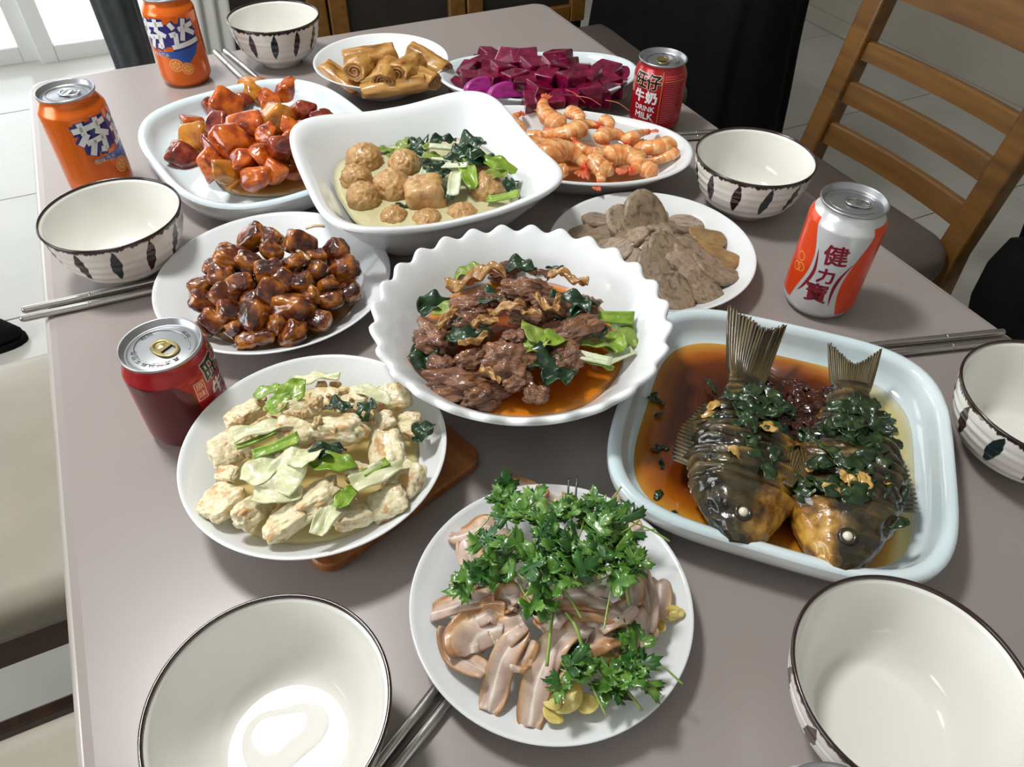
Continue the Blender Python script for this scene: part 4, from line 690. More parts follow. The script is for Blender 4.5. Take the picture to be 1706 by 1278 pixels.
# ------------------------------------------------------------------ drink cans
def flat(name, col, rough=0.3, metal=0.0): return mat(name, S(*col), rough=rough, metal=metal, coat=0.3, rand=False)
INK = {'white': flat('ink_white', (236, 238, 240)), 'blue': flat('ink_blue', (38, 44, 122)), 'blue2': flat('ink_mid_blue', (36, 84, 168)), 'orange': flat('can_orange', (226, 104, 14), 0.25, 0.25),
       'peel': flat('ink_pale_orange', (240, 168, 92)), 'red': flat('can_red', (168, 18, 28), 0.28, 0.2), 'darkred': flat('can_dark_red', (92, 18, 24), 0.28, 0.2), 'black': flat('ink_black', (26, 18, 18)),
       'cream': flat('ink_cream', (226, 214, 190)), 'silver': flat('can_silver_white', (214, 216, 218), 0.3, 0.35), 'vermilion': flat('ink_vermilion', (226, 68, 22), 0.28, 0.15), 'crimson': flat('ink_crimson', (128, 14, 38)),
       'gold': flat('ink_gold', (226, 170, 76)), 'pink': flat('ink_pink', (206, 96, 110)), 'redink': flat('ink_red', (210, 40, 40)), 'leaf': flat('ink_leaf_green', (70, 130, 60))}

def text_tris(body, size, xs=1.0, bold=0.0):
    """triangles of lettering centred on the origin, x to the right, y up"""
    c = bpy.data.curves.new('lettering', 'FONT'); c.body = body; c.size = size; c.align_x = 'CENTER'; c.align_y = 'CENTER'; c.resolution_u = 2
    o = bpy.data.objects.new('lettering', c); COL.objects.link(o)
    me = bpy.data.meshes.new_from_object(o.evaluated_get(bpy.context.evaluated_depsgraph_get()))
    bpy.data.objects.remove(o); bpy.data.curves.remove(c)
    V = [(v.co.x * xs, v.co.y) for v in me.vertices]; F = [tuple(p.vertices) for p in me.polygons]
    bpy.data.meshes.remove(me)
    if bold:                                            # thicken the strokes with shifted copies
        V0, F0 = V, F; V, F = list(V0), list(F0)
        for k in range(6):
            a = k * PI / 3; n = len(V)
            V += [(x + bold * math.cos(a), y + bold * math.sin(a)) for x, y in V0]; F += [tuple(i + n for i in f) for f in F0]
    return V, F
def bars(B, w):
    """thick strokes as quads"""
    V = []; F = []
    for x0, y0, x1, y1 in B:
        d = Vector((x1 - x0, y1 - y0)); d.normalize(); n = Vector((-d.y, d.x)) * w / 2; e = d * w * 0.12
        k = len(V)
        V += [(x0 - e.x + n.x, y0 - e.y + n.y), (x0 - e.x - n.x, y0 - e.y - n.y), (x1 + e.x - n.x, y1 + e.y - n.y), (x1 + e.x + n.x, y1 + e.y + n.y)]
        F.append((k, k + 1, k + 2, k + 3))
    return V, F
def circle_poly(cx, cy, r, n=24, ry=None):
    V = [(cx + r * math.cos(2 * PI * j / n), cy + (ry or r) * math.sin(2 * PI * j / n)) for j in range(n)]
    return V, [tuple(range(n))]
def ring_poly(cx, cy, r, w, n=24):
    V = []; F = []
    for j in range(n):
        a = 2 * PI * j / n; V += [(cx + r * math.cos(a), cy + r * math.sin(a)), (cx + (r - w) * math.cos(a), cy + (r - w) * math.sin(a))]
    for j in range(n):
        k = (j + 1) % n; F.append((2 * j, 2 * k, 2 * k + 1, 2 * j + 1))
    return V, F
def poly(P): return list(P), [tuple(range(len(P)))]
def xf(VF, dx=0, dy=0, s=1.0, rot=0.0, sx=1.0):
    c, q = math.cos(rot), math.sin(rot)
    return [((x * s * sx) * c - y * s * q + dx, (x * s * sx) * q + y * s * c + dy) for x, y in VF[0]], VF[1]
def wrap(name, VF, rfun, m, parent, a0=0.0, lift=0.00015, r0=0.033):
    """lay flat artwork round the can: x = arc length at radius r0, y = height; a0 = azimuth of x = 0"""
    bm = bmesh.new()
    vs_ = [bm.verts.new((x, y, 0)) for x, y in VF[0]]
    for f in VF[1]:
        try: bm.faces.new([vs_[i] for i in f])
        except ValueError: pass
    xs = [v[0] for v in VF[0]]; ys = [v[1] for v in VF[0]]
    stepx = 0.0030
    k = math.floor(min(xs) / stepx) + 1
    while k * stepx < max(xs):
        bmesh.ops.bisect_plane(bm, geom=list(bm.verts) + list(bm.edges) + list(bm.faces), plane_co=(k * stepx, 0, 0), plane_no=(1, 0, 0)); k += 1
    for yy in ZCUTS:
        if min(ys) < yy < max(ys):
            bmesh.ops.bisect_plane(bm, geom=list(bm.verts) + list(bm.edges) + list(bm.faces), plane_co=(0, yy, 0), plane_no=(0, 1, 0))
    bmesh.ops.recalc_face_normals(bm, faces=bm.faces)
    for v in bm.verts:
        a = a0 + v.co.x / r0; z = v.co.y; r = rfun(z) + lift
        v.co = Vector((r * math.cos(a), r * math.sin(a), z))
    return obj(name, bm_mesh(name, bm, m, False), parent)
ZCUTS = []

def can(label, x, y, rz, body, rb, h, lidr, group, lid_m, tab_m, lid_ang=0.0):
    """returns the can, its outline function and the lid height"""
    global ZCUTS
    t = thing('drink_can', label, 'can', (x, y, Z0 + 0.0003), rz, group)
    sh = 0.020                                        # height of the shoulder
    prof = [(rb * 0.70, 0.004), (rb * 0.74, 0.0006), (rb * 0.78, 0.0), (rb * 0.84, 0.0010), (rb * 0.94, 0.0060), (rb * 0.99, 0.0095), (rb, 0.0125)]
    prof += [(rb, 0.0125 + (h - sh - 0.0125) * i / 6) for i in range(1, 7)]
    zs = h - sh; rn = lidr - 0.0022
    prof += [(rb - (rb - rn) * (3 * u * u - 2 * u ** 3), zs + (sh - 0.0045) * u) for u in (0.12, 0.25, 0.4, 0.55, 0.7, 0.85, 1.0)]
    prof.append((rn, h - 0.003))
    ZCUTS = [p[1] for p in prof if p[1] > zs - 0.001 or p[1] < 0.013]
    def rf(z):
        for (r0, z0), (r1, z1) in zip(prof[3:], prof[4:]):
            if z0 <= z <= z1: return r0 + (r1 - r0) * (z - z0) / max(1e-9, z1 - z0)
        return rn if z > h / 2 else prof[3][0]
    V, F, U = lathe(prof, 72, cap0=True)
    obj('body', mesh('can_body', V, F, body), t)
    V, F, U = lathe([(rn, h - 0.0036), (lidr - 0.0004, h - 0.0026), (lidr, h - 0.0012), (lidr - 0.0003, h - 0.0002), (lidr - 0.0012, h), (lidr - 0.0020, h - 0.0005), (lidr - 0.0030, h - 0.0052), (lidr - 0.0042, h - 0.0060),
                     (lidr - 0.0052, h - 0.0050), (lidr - 0.0070, h - 0.0044), (0.0003, h - 0.0044)], 72, cap1=True)
    lid = obj('lid', mesh('can_lid', V, F, lid_m), t)
    # raised tear panel line and ring-pull
    zl = h - 0.0044
    L = lidr - 0.0075
    pts = [(L * 0.95 * math.cos(a), 0.80 * L * math.sin(a), zl + 0.0003) for a in [R(-150 + 300 * i / 40) for i in range(41)]]
    V, F, U = tube(pts, 0.0005, 6); obj('score_ridge', mesh('lid_score', V, F, lid_m), lid, (0, 0, 0), (0, 0, lid_ang))
    tabr = []
    bm = bmesh.new()
    def loop(rx, ry, cx, z): return [(cx + rx * math.copysign(abs(math.cos(a)) ** 0.8, math.cos(a)), ry * math.copysign(abs(math.sin(a)) ** 0.8, math.sin(a)), z) for a in [2 * PI * j / 32 for j in range(32)]]
    rings = [loop(0.0112, 0.0078, 0.0, zl + 0.0010), loop(0.0118, 0.0084, 0, zl + 0.0016), loop(0.0112, 0.0078, 0, zl + 0.0023), loop(0.0092, 0.0058, 0, zl + 0.0022), loop(0.0086, 0.0052, 0, zl + 0.0015), loop(0.0090, 0.0056, 0, zl + 0.0010)]
    V, F, U = loft(rings + rings[:1], True)
    tb = obj('ring_pull', mesh('ring_pull', V, F, tab_m), t, (-0.004 * math.cos(lid_ang), -0.004 * math.sin(lid_ang), 0), (0, 0, lid_ang))
    V, F, U = lathe([(0.0050, zl + 0.0006), (0.0055, zl + 0.0016), (0.0035, zl + 0.0018), (0.0022, zl + 0.0024), (0.0001, zl + 0.0026)], 24, cap0=True)
    obj('rivet', mesh('ring_rivet', V, F, tab_m), tb, (0.0045, 0, 0))
    obj('tab_web', box_mesh('tab_web', (0.004, 0.0112, 0.0008), tab_m, 0.0002, (0.0005, 0, zl + 0.0016)), tb)
    return t, rf, zl

FEN = [(0.0, 0.80, 1.0, 0.86), (0.27, 0.66, 0.25, 1.0), (0.70, 0.70, 0.74, 1.02), (0.34, 0.64, 0.06, 0.36), (0.62, 0.66, 0.97, 0.42), (0.24, 0.38, 0.78, 0.42), (0.76, 0.42, 0.70, 0.03), (0.70, 0.03, 0.56, 0.08), (0.46, 0.40, 0.26, 0.0)]
DA = [(0.40, 0.70, 0.97, 0.76), (0.67, 1.0, 0.42, 0.30), (0.66, 0.64, 0.94, 0.40), (0.12, 0.94, 0.22, 0.76), (0.04, 0.54, 0.25, 0.57), (0.24, 0.57, 0.17, 0.20), (0.0, 0.10, 1.0, 0.16)]
def orange_can(label, x, y, face):
    """face: world azimuth towards which the middle of the artwork looks"""
    t, rf, zl = can(label, x, y, 0, INK['orange'], 0.0345, 0.1165, 0.0300, 'orange soda cans', MT['alu_dark'], MT['alu'], face + PI)
    s = 0.036
    g1 = lambda w: xf(bars(FEN, w), -0.0385, 0.056, s, 0.06)
    g2 = lambda w: xf(bars(DA, w), 0.0015, 0.0545, s, 0.06)
    for g in (g1, g2): wrap('print_outline', g(0.34), rf, INK['blue'], t, face, 0.00012, 0.0345)
    wrap('print_ground', poly([(-0.034, 0.050), (0.036, 0.056), (0.030, 0.046), (0.016, 0.034), (0.004, 0.040), (-0.014, 0.046)]), rf, INK['blue2'], t, face, 0.00010, 0.0345)
    wrap('print_ground', poly([(-0.036, 0.058), (0.036, 0.060), (0.036, 0.088), (-0.036, 0.088)]), rf, INK['blue'], t, face, 0.00006, 0.0345)
    for g in (g1, g2): wrap('print_letters', g(0.17), rf, INK['white'], t, face, 0.00022, 0.0345)
    wrap('print_letters', xf(text_tris('橙味汽水', 0.0062), -0.019, 0.0475), rf, INK['cream'], t, face, 0.00024, 0.0345)
    for (cx, cy, r) in ((-0.002, 0.034, 0.0090), (0.012, 0.028, 0.0080)):
        wrap('print_fruit', circle_poly(cx, cy, r), rf, INK['peel'], t, face, 0.00014 + 0.00003 * (cx > 0), 0.0345)
        wrap('print_fruit_ring', ring_poly(cx, cy, r * 0.82, r * 0.12), rf, INK['orange'], t, face, 0.0002, 0.0345)
        for k in range(6):
            a = k * PI / 3; wrap('print_fruit_segment', bars([(cx + r * 0.1 * math.cos(a), cy + r * 0.1 * math.sin(a), cx + r * 0.7 * math.cos(a), cy + r * 0.7 * math.sin(a))], r * 0.08), rf, INK['orange'], t, face, 0.0002, 0.0345)
    return t
def az(x, y, off=0.0): return math.atan2(-y, -x) + R(off)          # azimuth that looks at the viewer's side of the table
orange_can('orange soda can with a blue logo beside the left striped bowl', -0.4840, 0.7765, az(-0.484, 0.776, 52))
orange_can('orange soda can at the back, its top cut by the picture edge', -0.4800, 1.0720, az(-0.480, 1.072, -14))

def milk_can(label, x, y, face, lid_ang):
    t, rf, zl = can(label, x, y, 0, INK['red'], 0.0335, 0.0895, 0.0308, 'red milk drink cans', MT['alu_dark'], MT['brass'], lid_ang)
    W = lambda nm, VF, m, l=0.00015: wrap(nm, VF, rf, INK[m], t, face, l, 0.0335)
    for ch, cx in (('旺', -0.0105), ('仔', 0.0085)):
        W('print_outline', xf(text_tris(ch, 0.0200, bold=0.0014), cx, 0.0670), 'cream', 0.00012)
        W('print_letters', xf(text_tris(ch, 0.0200, bold=0.0006), cx, 0.0670), 'black', 0.00024)
    for ch, cx in (('牛', -0.0095), ('奶', 0.0080)):
        W('print_letters', xf(text_tris(ch, 0.0165, bold=0.0007), cx, 0.0475), 'white', 0.0002)
    W('print_letters', xf(text_tris('DRINK', 0.0095, 1.0, 0.0002), 0.0, 0.0335, 1, 0), 'white', 0.0002)
    W('print_letters', xf(text_tris('MILK', 0.0120, 1.0, 0.00025), 0.0, 0.0235, 1, 0), 'white', 0.0002)
    W('print_rule', bars([(0.0195, 0.006, 0.0195, 0.082)], 0.0006), 'gold')
    W('print_rule', bars([(-0.015, 0.0150, 0.015, 0.0130)], 0.0008), 'cream')
    for k in range(22):                                             # small print panel
        yy = 0.0765 - 0.0028 * k; r_ = random.Random(k)
        W('print_line', bars([(0.0225, yy, 0.0225 + r_.uniform(0.020, 0.030), yy)], 0.0007), 'gold' if k == 2 else 'pink', 0.00012)
    # darker front panel to the other side of the lettering
    W('print_panel', poly([(-0.082, 0.006), (-0.034, 0.006), (-0.030, 0.030), (-0.034, 0.060), (-0.044, 0.072), (-0.082, 0.072)]), 'darkred', 0.00008)
    W('print_seal', poly([(-0.0315, 0.049), (-0.0225, 0.049), (-0.0225, 0.067), (-0.0315, 0.067)]), 'cream', 0.00014)
    W('print_seal', poly([(-0.0309, 0.0496), (-0.0231, 0.0496), (-0.0231, 0.0664), (-0.0309, 0.0664)]), 'redink', 0.00020)
    for ch, cy in (('原', 0.0620), ('味', 0.0540)): W('print_letters', xf(text_tris(ch, 0.0072), -0.027, cy), 'cream', 0.00028)
    # lettering round the lid
    ring = [('真', 205), ('诚', 188), ('呵', 171), ('护', 154), ('每', 137), ('天', 120), ('营', 103), ('养', 86), ('旺', 35), ('旺', 20), ('旺', -75), ('旺', -60)]
    for ch, a in ring:
        VF = text_tris(ch, 0.0050); aa = R(a); rr = 0.0195
        VV = xf(VF, rr * math.cos(aa), rr * math.sin(aa), 1.0, aa - PI / 2)
        obj('lid_letters', mesh('lid_letters', [(p[0], p[1], zl + 0.0002) for p in VV[0]], VV[1], INK['black'], smooth=False), t, (0, 0, 0), (0, 0, lid_ang + R(-35)))
    return t
milk_can('red milk drink can with a gold ring-pull beside the braised pork', -0.2655, 0.4130, az(-0.2655, 0.413, 70), R(150))
milk_can('red milk drink can reading DRINK MILK by the shrimp platter', 0.1830, 0.9660, az(0.183, 0.966, -26), R(80))

# white and orange honey soda can
t, rf, zl = can('white and orange soda can with dark red characters by the sliced meat', 0.3035, 0.5930, 0, INK['silver'], 0.0345, 0.1165, 0.0300, 'white and orange soda cans', MT['alu_dark'], MT['alu'], R(160))
fc = az(0.3035, 0.593, 3)
W = lambda nm, VF, m, l=0.00015: wrap(nm, VF, rf, INK[m], t, fc, l, 0.0345)
left = spline([(-0.0270, 0.104), (-0.0235, 0.092), (-0.0180, 0.072), (-0.0190, 0.050), (-0.0250, 0.030), (-0.0290, 0.014)], 16)
right = spline([(0.0290, 0.104), (0.0275, 0.092), (0.0200, 0.072), (0.0150, 0.050), (0.0155, 0.030), (0.0200, 0.010)], 16)
def strip_between(A, x_out):
    V = []; F = []
    for x, y in A: V += [(x, y), (x_out, y)]
    for i in range(len(A) - 1): F.append((2 * i, 2 * i + 1, 2 * i + 3, 2 * i + 2))
    return V, F
W('print_panel', strip_between(left, -0.070), 'vermilion'); W('print_panel', strip_between(right, 0.074), 'vermilion')
def crescent(A, w):
    V = []; F = []; n = len(A)
    for i, (x, y) in enumerate(A):
        k = w * math.sin(PI * i / (n - 1)); V += [(x - k, y), (x + k, y)]
    for i in range(n - 1): F.append((2 * i, 2 * i + 1, 2 * i + 3, 2 * i + 2))
    return V, F
W('print_crescent', crescent(spline([(-0.0160, 0.078), (-0.0130, 0.056), (-0.0170, 0.038), (-0.0225, 0.026)], 16), 0.0016), 'crimson', 0.0002)
W('print_crescent', crescent(spline([(0.0185, 0.070), (0.0115, 0.054), (0.0090, 0.038), (0.0105, 0.020)], 16), 0.0016), 'crimson', 0.0002)
for ch, cx, cy, sz in (('健', 0.001, 0.0745, 0.0225), ('力', -0.001, 0.0520, 0.0170), ('寶', -0.004, 0.0310, 0.0225)):
    W('print_letters', xf(text_tris(ch, sz, bold=0.00055), cx, cy, 1.0, 0.10), 'crimson', 0.0002)
for cx, cy in ((-0.031, 0.060), (-0.033, 0.048), (-0.0275, 0.050)): W('print_rings', ring_poly(cx, cy, 0.0046, 0.0007), 'gold', 0.0003)
# can whose rim only just enters at the bottom edge
can('drink can whose silver rim just shows at the bottom edge', 0.1440, 0.0880, 0, INK['silver'], 0.0345, 0.1165, 0.0300, None, MT['alu_dark'], MT['alu'], 0.3)
# ------------------------------------------------------------------ food: sauces
def liquid(name, label, x, y, z, rz, rim_fn, s, m, dome=0.0, n=80, rings=14):
    V = []; F = []
    R_ = []
    for i in range(rings + 1):
        u = 1 - i / rings
        u = max(u, 0.02)
        rg = []
        for j in range(n):
            a = 2 * PI * j / n; r = rim_fn(a)[0] * s * u * (1 + 0.05 * u * nz(math.cos(a) * 2.2 + x * 40, math.sin(a) * 2.2, 1))
            rg.append((r * math.cos(a), r * math.sin(a), dome * (1 - u * u) + 0.0015 * (1 - u ** 6)))
        R_.append(rg)
    base = [(p[0] * 0.98, p[1] * 0.98, -0.001) for p in R_[0]]
    V, F, U = loft([base] + R_, True, False, True)
    o = obj(name, mesh(name, V, F, m, U), None, (x, y, Z0 + z), (0, 0, rz))
    return tag(o, label, 'sauce' if 'broth' not in name else 'broth', kind='stuff')
def sauce_mat(name, stops, rough=0.06, noise_scale=40, alpha_edge=True):
    """thin sauce: darker where deep, clear yellow where it thins out"""
    m, b = newmat(name)
    v = coords('Object', False); u = xyz(coords('UV', False))[1]
    nn = ntex(v, noise_scale, 4)
    d = u + (nn - 0.5) * 0.16
    setin(b, 'Base Color', ramp(d, stops)); setin(b, 'Roughness', rough); setin(b, 'Coat Weight', 0.3)
    if alpha_edge: setin(b, 'Alpha', step(d, -0.05, 0.10))
    return m

# ---- glazed sweet potato
MT['sp_o'] = mat('glazed_orange_flesh', [(0.28, S(74, 20, 5)), (0.44, S(166, 66, 12)), (0.58, S(206, 104, 24)), (0.75, S(150, 56, 10))], scale=1.3, detail=5, rough=0.16, coat=0.7, sss=0.12, bmp=(4, 0.4, 0.0015))
MT['sp_y'] = mat('glazed_amber_flesh', [(0.28, S(96, 54, 10)), (0.45, S(184, 112, 26)), (0.65, S(208, 138, 44)), (0.8, S(120, 74, 20))], scale=1.3, detail=5, rough=0.16, coat=0.7, sss=0.12, bmp=(4, 0.4, 0.0015))
MT['sp_s'] = mat('glazed_purple_skin', [(0.3, S(70, 18, 10)), (0.5, S(134, 44, 22)), (0.7, S(176, 84, 48))], scale=1.6, detail=5, rough=0.14, coat=0.8, bmp=(4, 0.5, 0.0015))
SPM = {k: [facet('sweet_potato_chunk', MT['sp_' + k], (1.05, 0.86, 0.78), 20 + i + 10 * ord(k), 8, 14, 0.05) for i in range(5)] for k in 'oys'}
LBL = {'o': ('bright orange glazed sweet potato chunk in the pile on the blue platter', 'orange sweet potato chunks'), 'y': ('amber cut face of glazed sweet potato in the pile on the blue platter', 'amber sweet potato chunks'),
       's': ('reddish glazed skin piece in the sweet potato pile on the blue platter', 'reddish glazed pieces in the sweet potato dish')}
for i, (x, y, z, w, h, k) in enumerate(DATA['sweet']):
    s = 0.63 * max(0.024, (w + h) / 2)
    o = obj('sweet_potato_piece', SPM[k][i % 5], None, (x, y, Z0 + max(z - 0.006, 0.012 + s * 0.55)), (rnd.uniform(-0.7, 0.7), rnd.uniform(-0.7, 0.7), rnd.uniform(0, 6.28)), s)
    tag(o, LBL[k][0], 'sweet potato', LBL[k][1])
for i in range(16):                                    # the chunks they are heaped on
    a = rnd.uniform(0, 6.28); q = rnd.uniform(0.1, 1) ** 0.5; k = 'oos'[i % 3]; s = rnd.uniform(0.013, 0.016)
    o = obj('sweet_potato_piece', SPM[k][i % 5], None, (-0.278 + 0.062 * q * math.cos(a), 0.832 + 0.062 * q * math.sin(a), Z0 + 0.020 + 0.020 * (1 - q)), (rnd.uniform(-0.7, 0.7), rnd.uniform(-0.7, 0.7), rnd.uniform(0, 6.28)), s)
    tag(o, LBL[k][0], 'sweet potato', LBL[k][1])
SAUCE_SP = sauce_mat('brown_syrup', [(0.0, S(196, 176, 126)), (0.12, S(170, 116, 56)), (0.3, S(112, 50, 14)), (1, S(78, 28, 8))])
liquid('syrup', 'brown syrup under the sweet potato', -0.288, 0.822, 0.0122, 0, rnd_rim(0.080), 1.0, SAUCE_SP, dome=0.020)

# ---- braised pork cubes: skin, fat and meat bands
m, b = newmat('braised_pork')
v = coords('Object', False); vr = coords('Object', True)
_, _, zz = xyz(v); nn = ntex(vr, 1.6, 4); n2 = ntex(vr, 0.55, 2)
band = zz * 0.42 + 0.5 + (nn - 0.5) * 0.55 + (n2 - 0.5) * 0.9
setin(b, 'Base Color', ramp(band, [(0.12, S(44, 16, 8)), (0.36, S(84, 36, 14)), (0.52, S(150, 84, 20)), (0.66, S(176, 108, 30)), (0.8, S(104, 44, 14)), (0.95, S(52, 18, 8))]))
setin(b, 'Roughness', 0.15); setin(b, 'Coat Weight', 0.8); setin(b, 'Coat Roughness', 0.06); setin(b, 'Subsurface Weight', 0.08); setin(b, 'Subsurface Scale', 0.003)
bump(b, ntex(vr, 4.5, 4), 0.5, 0.0012)
MT['pork'] = m
PKM = [blob('pork_cube', MT['pork'], (1.0, 0.85 + 0.1 * (i % 3), 0.78), 4.2, 0.13, 1.8, 3 + i, 4, fine=0.02) for i in range(7)]
for i, (x, y, z, w, h) in enumerate(DATA['pork']):
    s = 0.50 * max(0.017, 0.5 * (w + h) * 0.95); k = min(1.45, max(0.8, w / h))
    o = obj('braised_pork_cube', PKM[i % 7], None, (x, y, Z0 + max(z - 0.004, 0.009 + s * 0.8)), (rnd.uniform(-0.8, 0.8), rnd.uniform(-0.8, 0.8), rnd.uniform(-0.5, 0.5)), (s * k ** 0.5, s, s / k ** 0.5 if k < 1 else s))
    tag(o, 'glossy dark brown braised pork cube piled on the round white plate', 'pork', 'braised pork cubes')
SAUCE_PK = sauce_mat('dark_caramel_sauce', [(0.0, S(170, 130, 60)), (0.18, S(120, 70, 22)), (0.4, S(64, 28, 8)), (1, S(34, 12, 5))])
liquid('caramel_sauce', 'dark caramel sauce pooled under the braised pork cubes', -0.226, 0.568, 0.0068, 0, rnd_rim(0.074), 1.0, SAUCE_PK, dome=0.028)
# thin onion slivers among the pork
MT['sliver'] = mat('pale_sliver', S(206, 178, 140), rough=0.2, coat=0.6)
for i, (dx, dy, dz, a) in enumerate(((0.03, 0.045, 0.064, 0.4), (0.028, 0.0, 0.064, -0.7), (-0.02, -0.062, 0.030, 0.1), (-0.012, -0.068, 0.026, 1.2))):
    V, F, U = sheet(lambda u, v: Vector(((u - 0.5) * 0.018, (v - 0.5) * 0.003, 0.002 * math.sin(u * PI))), 6, 2, 0.001)
    o = obj('onion_sliver', mesh('onion_sliver', V, F, MT['sliver']), None, (-0.222 + dx, 0.563 + dy, Z0 + dz), (0.2, 0.1, a)); tag(o, 'thin pale onion sliver lying on the braised pork', 'onion', 'onion slivers on the pork')

# ---- meatballs in broth
MT['ball'] = mat('fried_meatball', [(0.25, S(146, 102, 56)), (0.5, S(186, 144, 90)), (0.75, S(206, 170, 116))], scale=2.2, detail=6, rough=0.42, coat=0.25, bmp=(7, 0.6, 0.0012))
BLM = [blob('meatball', MT['ball'], (1, 0.96, 0.92), 2.2, 0.10, 3.2, 40 + i, 5, fine=0.035) for i in range(4)] + [blob('meatball', MT['ball'], (1, 0.95, 0.95), 5.0, 0.05, 2.5, 50, 5, fine=0.02)]
BALL_LBL = ['meatball at the back left of the square bowl', 'meatball in the middle of the square bowl, below the greens', 'half-sunk meatball at the far left side of the square bowl', 'meatball at the front left of the square bowl', 'round meatball in front of the middle one in the square bowl',
            'block-shaped meatball at the front of the square bowl', 'meatball at the right of the square bowl beside the bright green stem', 'meatball at the right behind another, under the leafy greens', 'sunken meatball just under the block-shaped one', 'sunken meatball at the front right of the square bowl', 'sunken meatball between the round and block-shaped ones at the front']
for i, (x, y, z, w, h, k) in enumerate(DATA['balls']):
    s = w * 0.98
    zc = {0: z - s * 0.25, 1: z - s * 0.25, 2: z - s * 0.85}[k]
    o = obj('meatball', BLM[4] if k == 1 else BLM[i % 4], None, (x, y, Z0 + max(zc, 0.010 + s * 0.9 if k != 2 else 0.02)), (rnd.uniform(-0.2, 0.2), rnd.uniform(-0.2, 0.2), rnd.uniform(0, 6.28) if k != 1 else 0.2), s)
    tag(o, 'brown ' + BALL_LBL[i], 'meatball', 'meatballs in the square bowl')
m, b = newmat('milky_broth'); v = coords('Object', False)
setin(b, 'Base Color', ramp(ntex(v, 22, 4), [(0.3, S(196, 184, 140)), (0.5, S(206, 200, 160)), (0.7, S(196, 204, 150))])); setin(b, 'Roughness', 0.12); setin(b, 'Coat Weight', 0.5); MT['broth'] = m
liquid('milky_broth', 'milky green broth in the square bowl of meatballs', -0.1004, 0.7285, 0.0435, R(24.4), lambda a: (supr(a, 0.127, 0.127, 3.2), 0), 0.735, MT['broth'])

# ---- leafy greens (shared by several dishes)
def leaf_mat(name, stops, rough=0.3): return mat(name, stops, scale=1.7, detail=4, rough=rough, coat=0.3, bmp=(4, 0.6, 0.0014))
MT['lf_d'] = leaf_mat('cooked_dark_leaf', [(0.3, S(14, 34, 18)), (0.55, S(30, 62, 34)), (0.75, S(52, 88, 46))])
MT['lf_l'] = leaf_mat('cooked_light_leaf', [(0.3, S(104, 128, 46)), (0.6, S(140, 160, 70)), (0.8, S(172, 186, 108))])
MT['lf_b'] = leaf_mat('bright_green_leaf', [(0.3, S(98, 132, 34)), (0.6, S(136, 168, 54)), (0.8, S(174, 194, 92))])
MT['lf_w'] = leaf_mat('pale_white_stem', [(0.3, S(188, 200, 158)), (0.6, S(214, 220, 190)), (0.8, S(228, 230, 212))])
MT['lf_c'] = leaf_mat('pale_cabbage', [(0.3, S(196, 200, 150)), (0.6, S(218, 218, 180)), (0.8, S(230, 230, 205))])
def leaf_mesh(name, m, seed, ruffle=0.16, curl=0.5, taper=0.8, aspect=0.62):
    """crumpled leaf about 2 units long"""
    r = random.Random(seed); ph = r.uniform(0, 6)
    def f(u, v):
        x = (u - 0.5) * 2; wd = aspect * (1 - taper * abs(x + 0.15) ** 2.2); wd = max(0.04, wd)
        e = (v - 0.5) * 2; y = e * wd
        z = ruffle * nz(x * 1.4 + seed, y * 2.4, ph) + ruffle * 0.6 * abs(e) ** 2 * math.sin(x * 6 + ph + e) - curl * 0.25 * x * x + curl * 0.35 * (abs(e) - 0.3) * wd
        return Vector((x + 0.08 * nz(y * 2, x, ph + 3), y + 0.10 * nz(x * 2, y, ph + 9), z))
    V, F, U = sheet(f, 18, 10, 0.05)
    return mesh(name, V, F, m, U)
def stem_mesh(name, m, seed):
    def f(u, v):
        a = (v - 0.5) * 2.0; x = (u - 0.5) * 2
        return Vector((x, 0.34 * math.sin(a) * (1 + 0.12 * math.sin(u * 3 + seed)), -0.34 * math.cos(a) + 0.25 + 0.10 * math.sin(u * 2.6 + seed)))
    V, F, U = sheet(f, 12, 8, 0.13)
    return mesh(name, V, F, m, U)
GM = {'d': [leaf_mesh('dark_leaf', MT['lf_d'], 61 + i, 0.42, 0.9) for i in range(5)], 'l': [leaf_mesh('light_leaf', MT['lf_l'], 71 + i, 0.22, 0.7, 0.6) for i in range(4)],
      'b': [leaf_mesh('bright_leaf', MT['lf_b'], 81 + i, 0.2, 0.6, 0.6, 0.55) for i in range(2)] + [stem_mesh('bright_stem', MT['lf_b'], 4)], 'w': [stem_mesh('pale_stem', MT['lf_w'], i) for i in range(3)],
      'c': [leaf_mesh('cabbage_leaf', MT['lf_c'], 91 + i, 0.14, 0.6, 0.4, 0.6) for i in range(4)]}
GN = {'d': ('dark_green_leaf', 'dark green cooked leaf'), 'l': ('light_green_leaf', 'light green cooked leaf'), 'b': ('bright_green_stem', 'bright green cooked stem piece'), 'w': ('pale_stem_piece', 'pale cooked stem piece'), 'c': ('cabbage_leaf', 'pale cooked cabbage leaf')}
def greens(lst, where, group, drop=0.0, minz=0.0, gain=0.66):
    for i, a in enumerate(lst):
        x, y, z, w, h = a[:5]; k = a[-1]; ang = R(a[5]) if len(a) > 6 else None
        s = gain * max(w, h, 0.014); asp = min(w, h) / max(w, h)
        rz = ang if ang is not None else (0.2 if w > h else 1.5) + rnd.uniform(-0.5, 0.5)
        o = obj(GN[k][0], GM[k][i % len(GM[k])], None, (x, y, Z0 + max(z - drop, minz)), (rnd.uniform(-0.35, 0.35), rnd.uniform(-0.3, 0.3), rz), (s, s * max(0.6, min(1.25, asp * 1.5)), s * 0.9))
        tag(o, GN[k][1] + ' ' + where, 'leaf' if k in 'dlc' else 'stem', GN[k][1] + 's ' + group)
greens(DATA['choy'], 'among the greens of the square bowl', 'in the square bowl', 0.003, 0.045, 0.80)

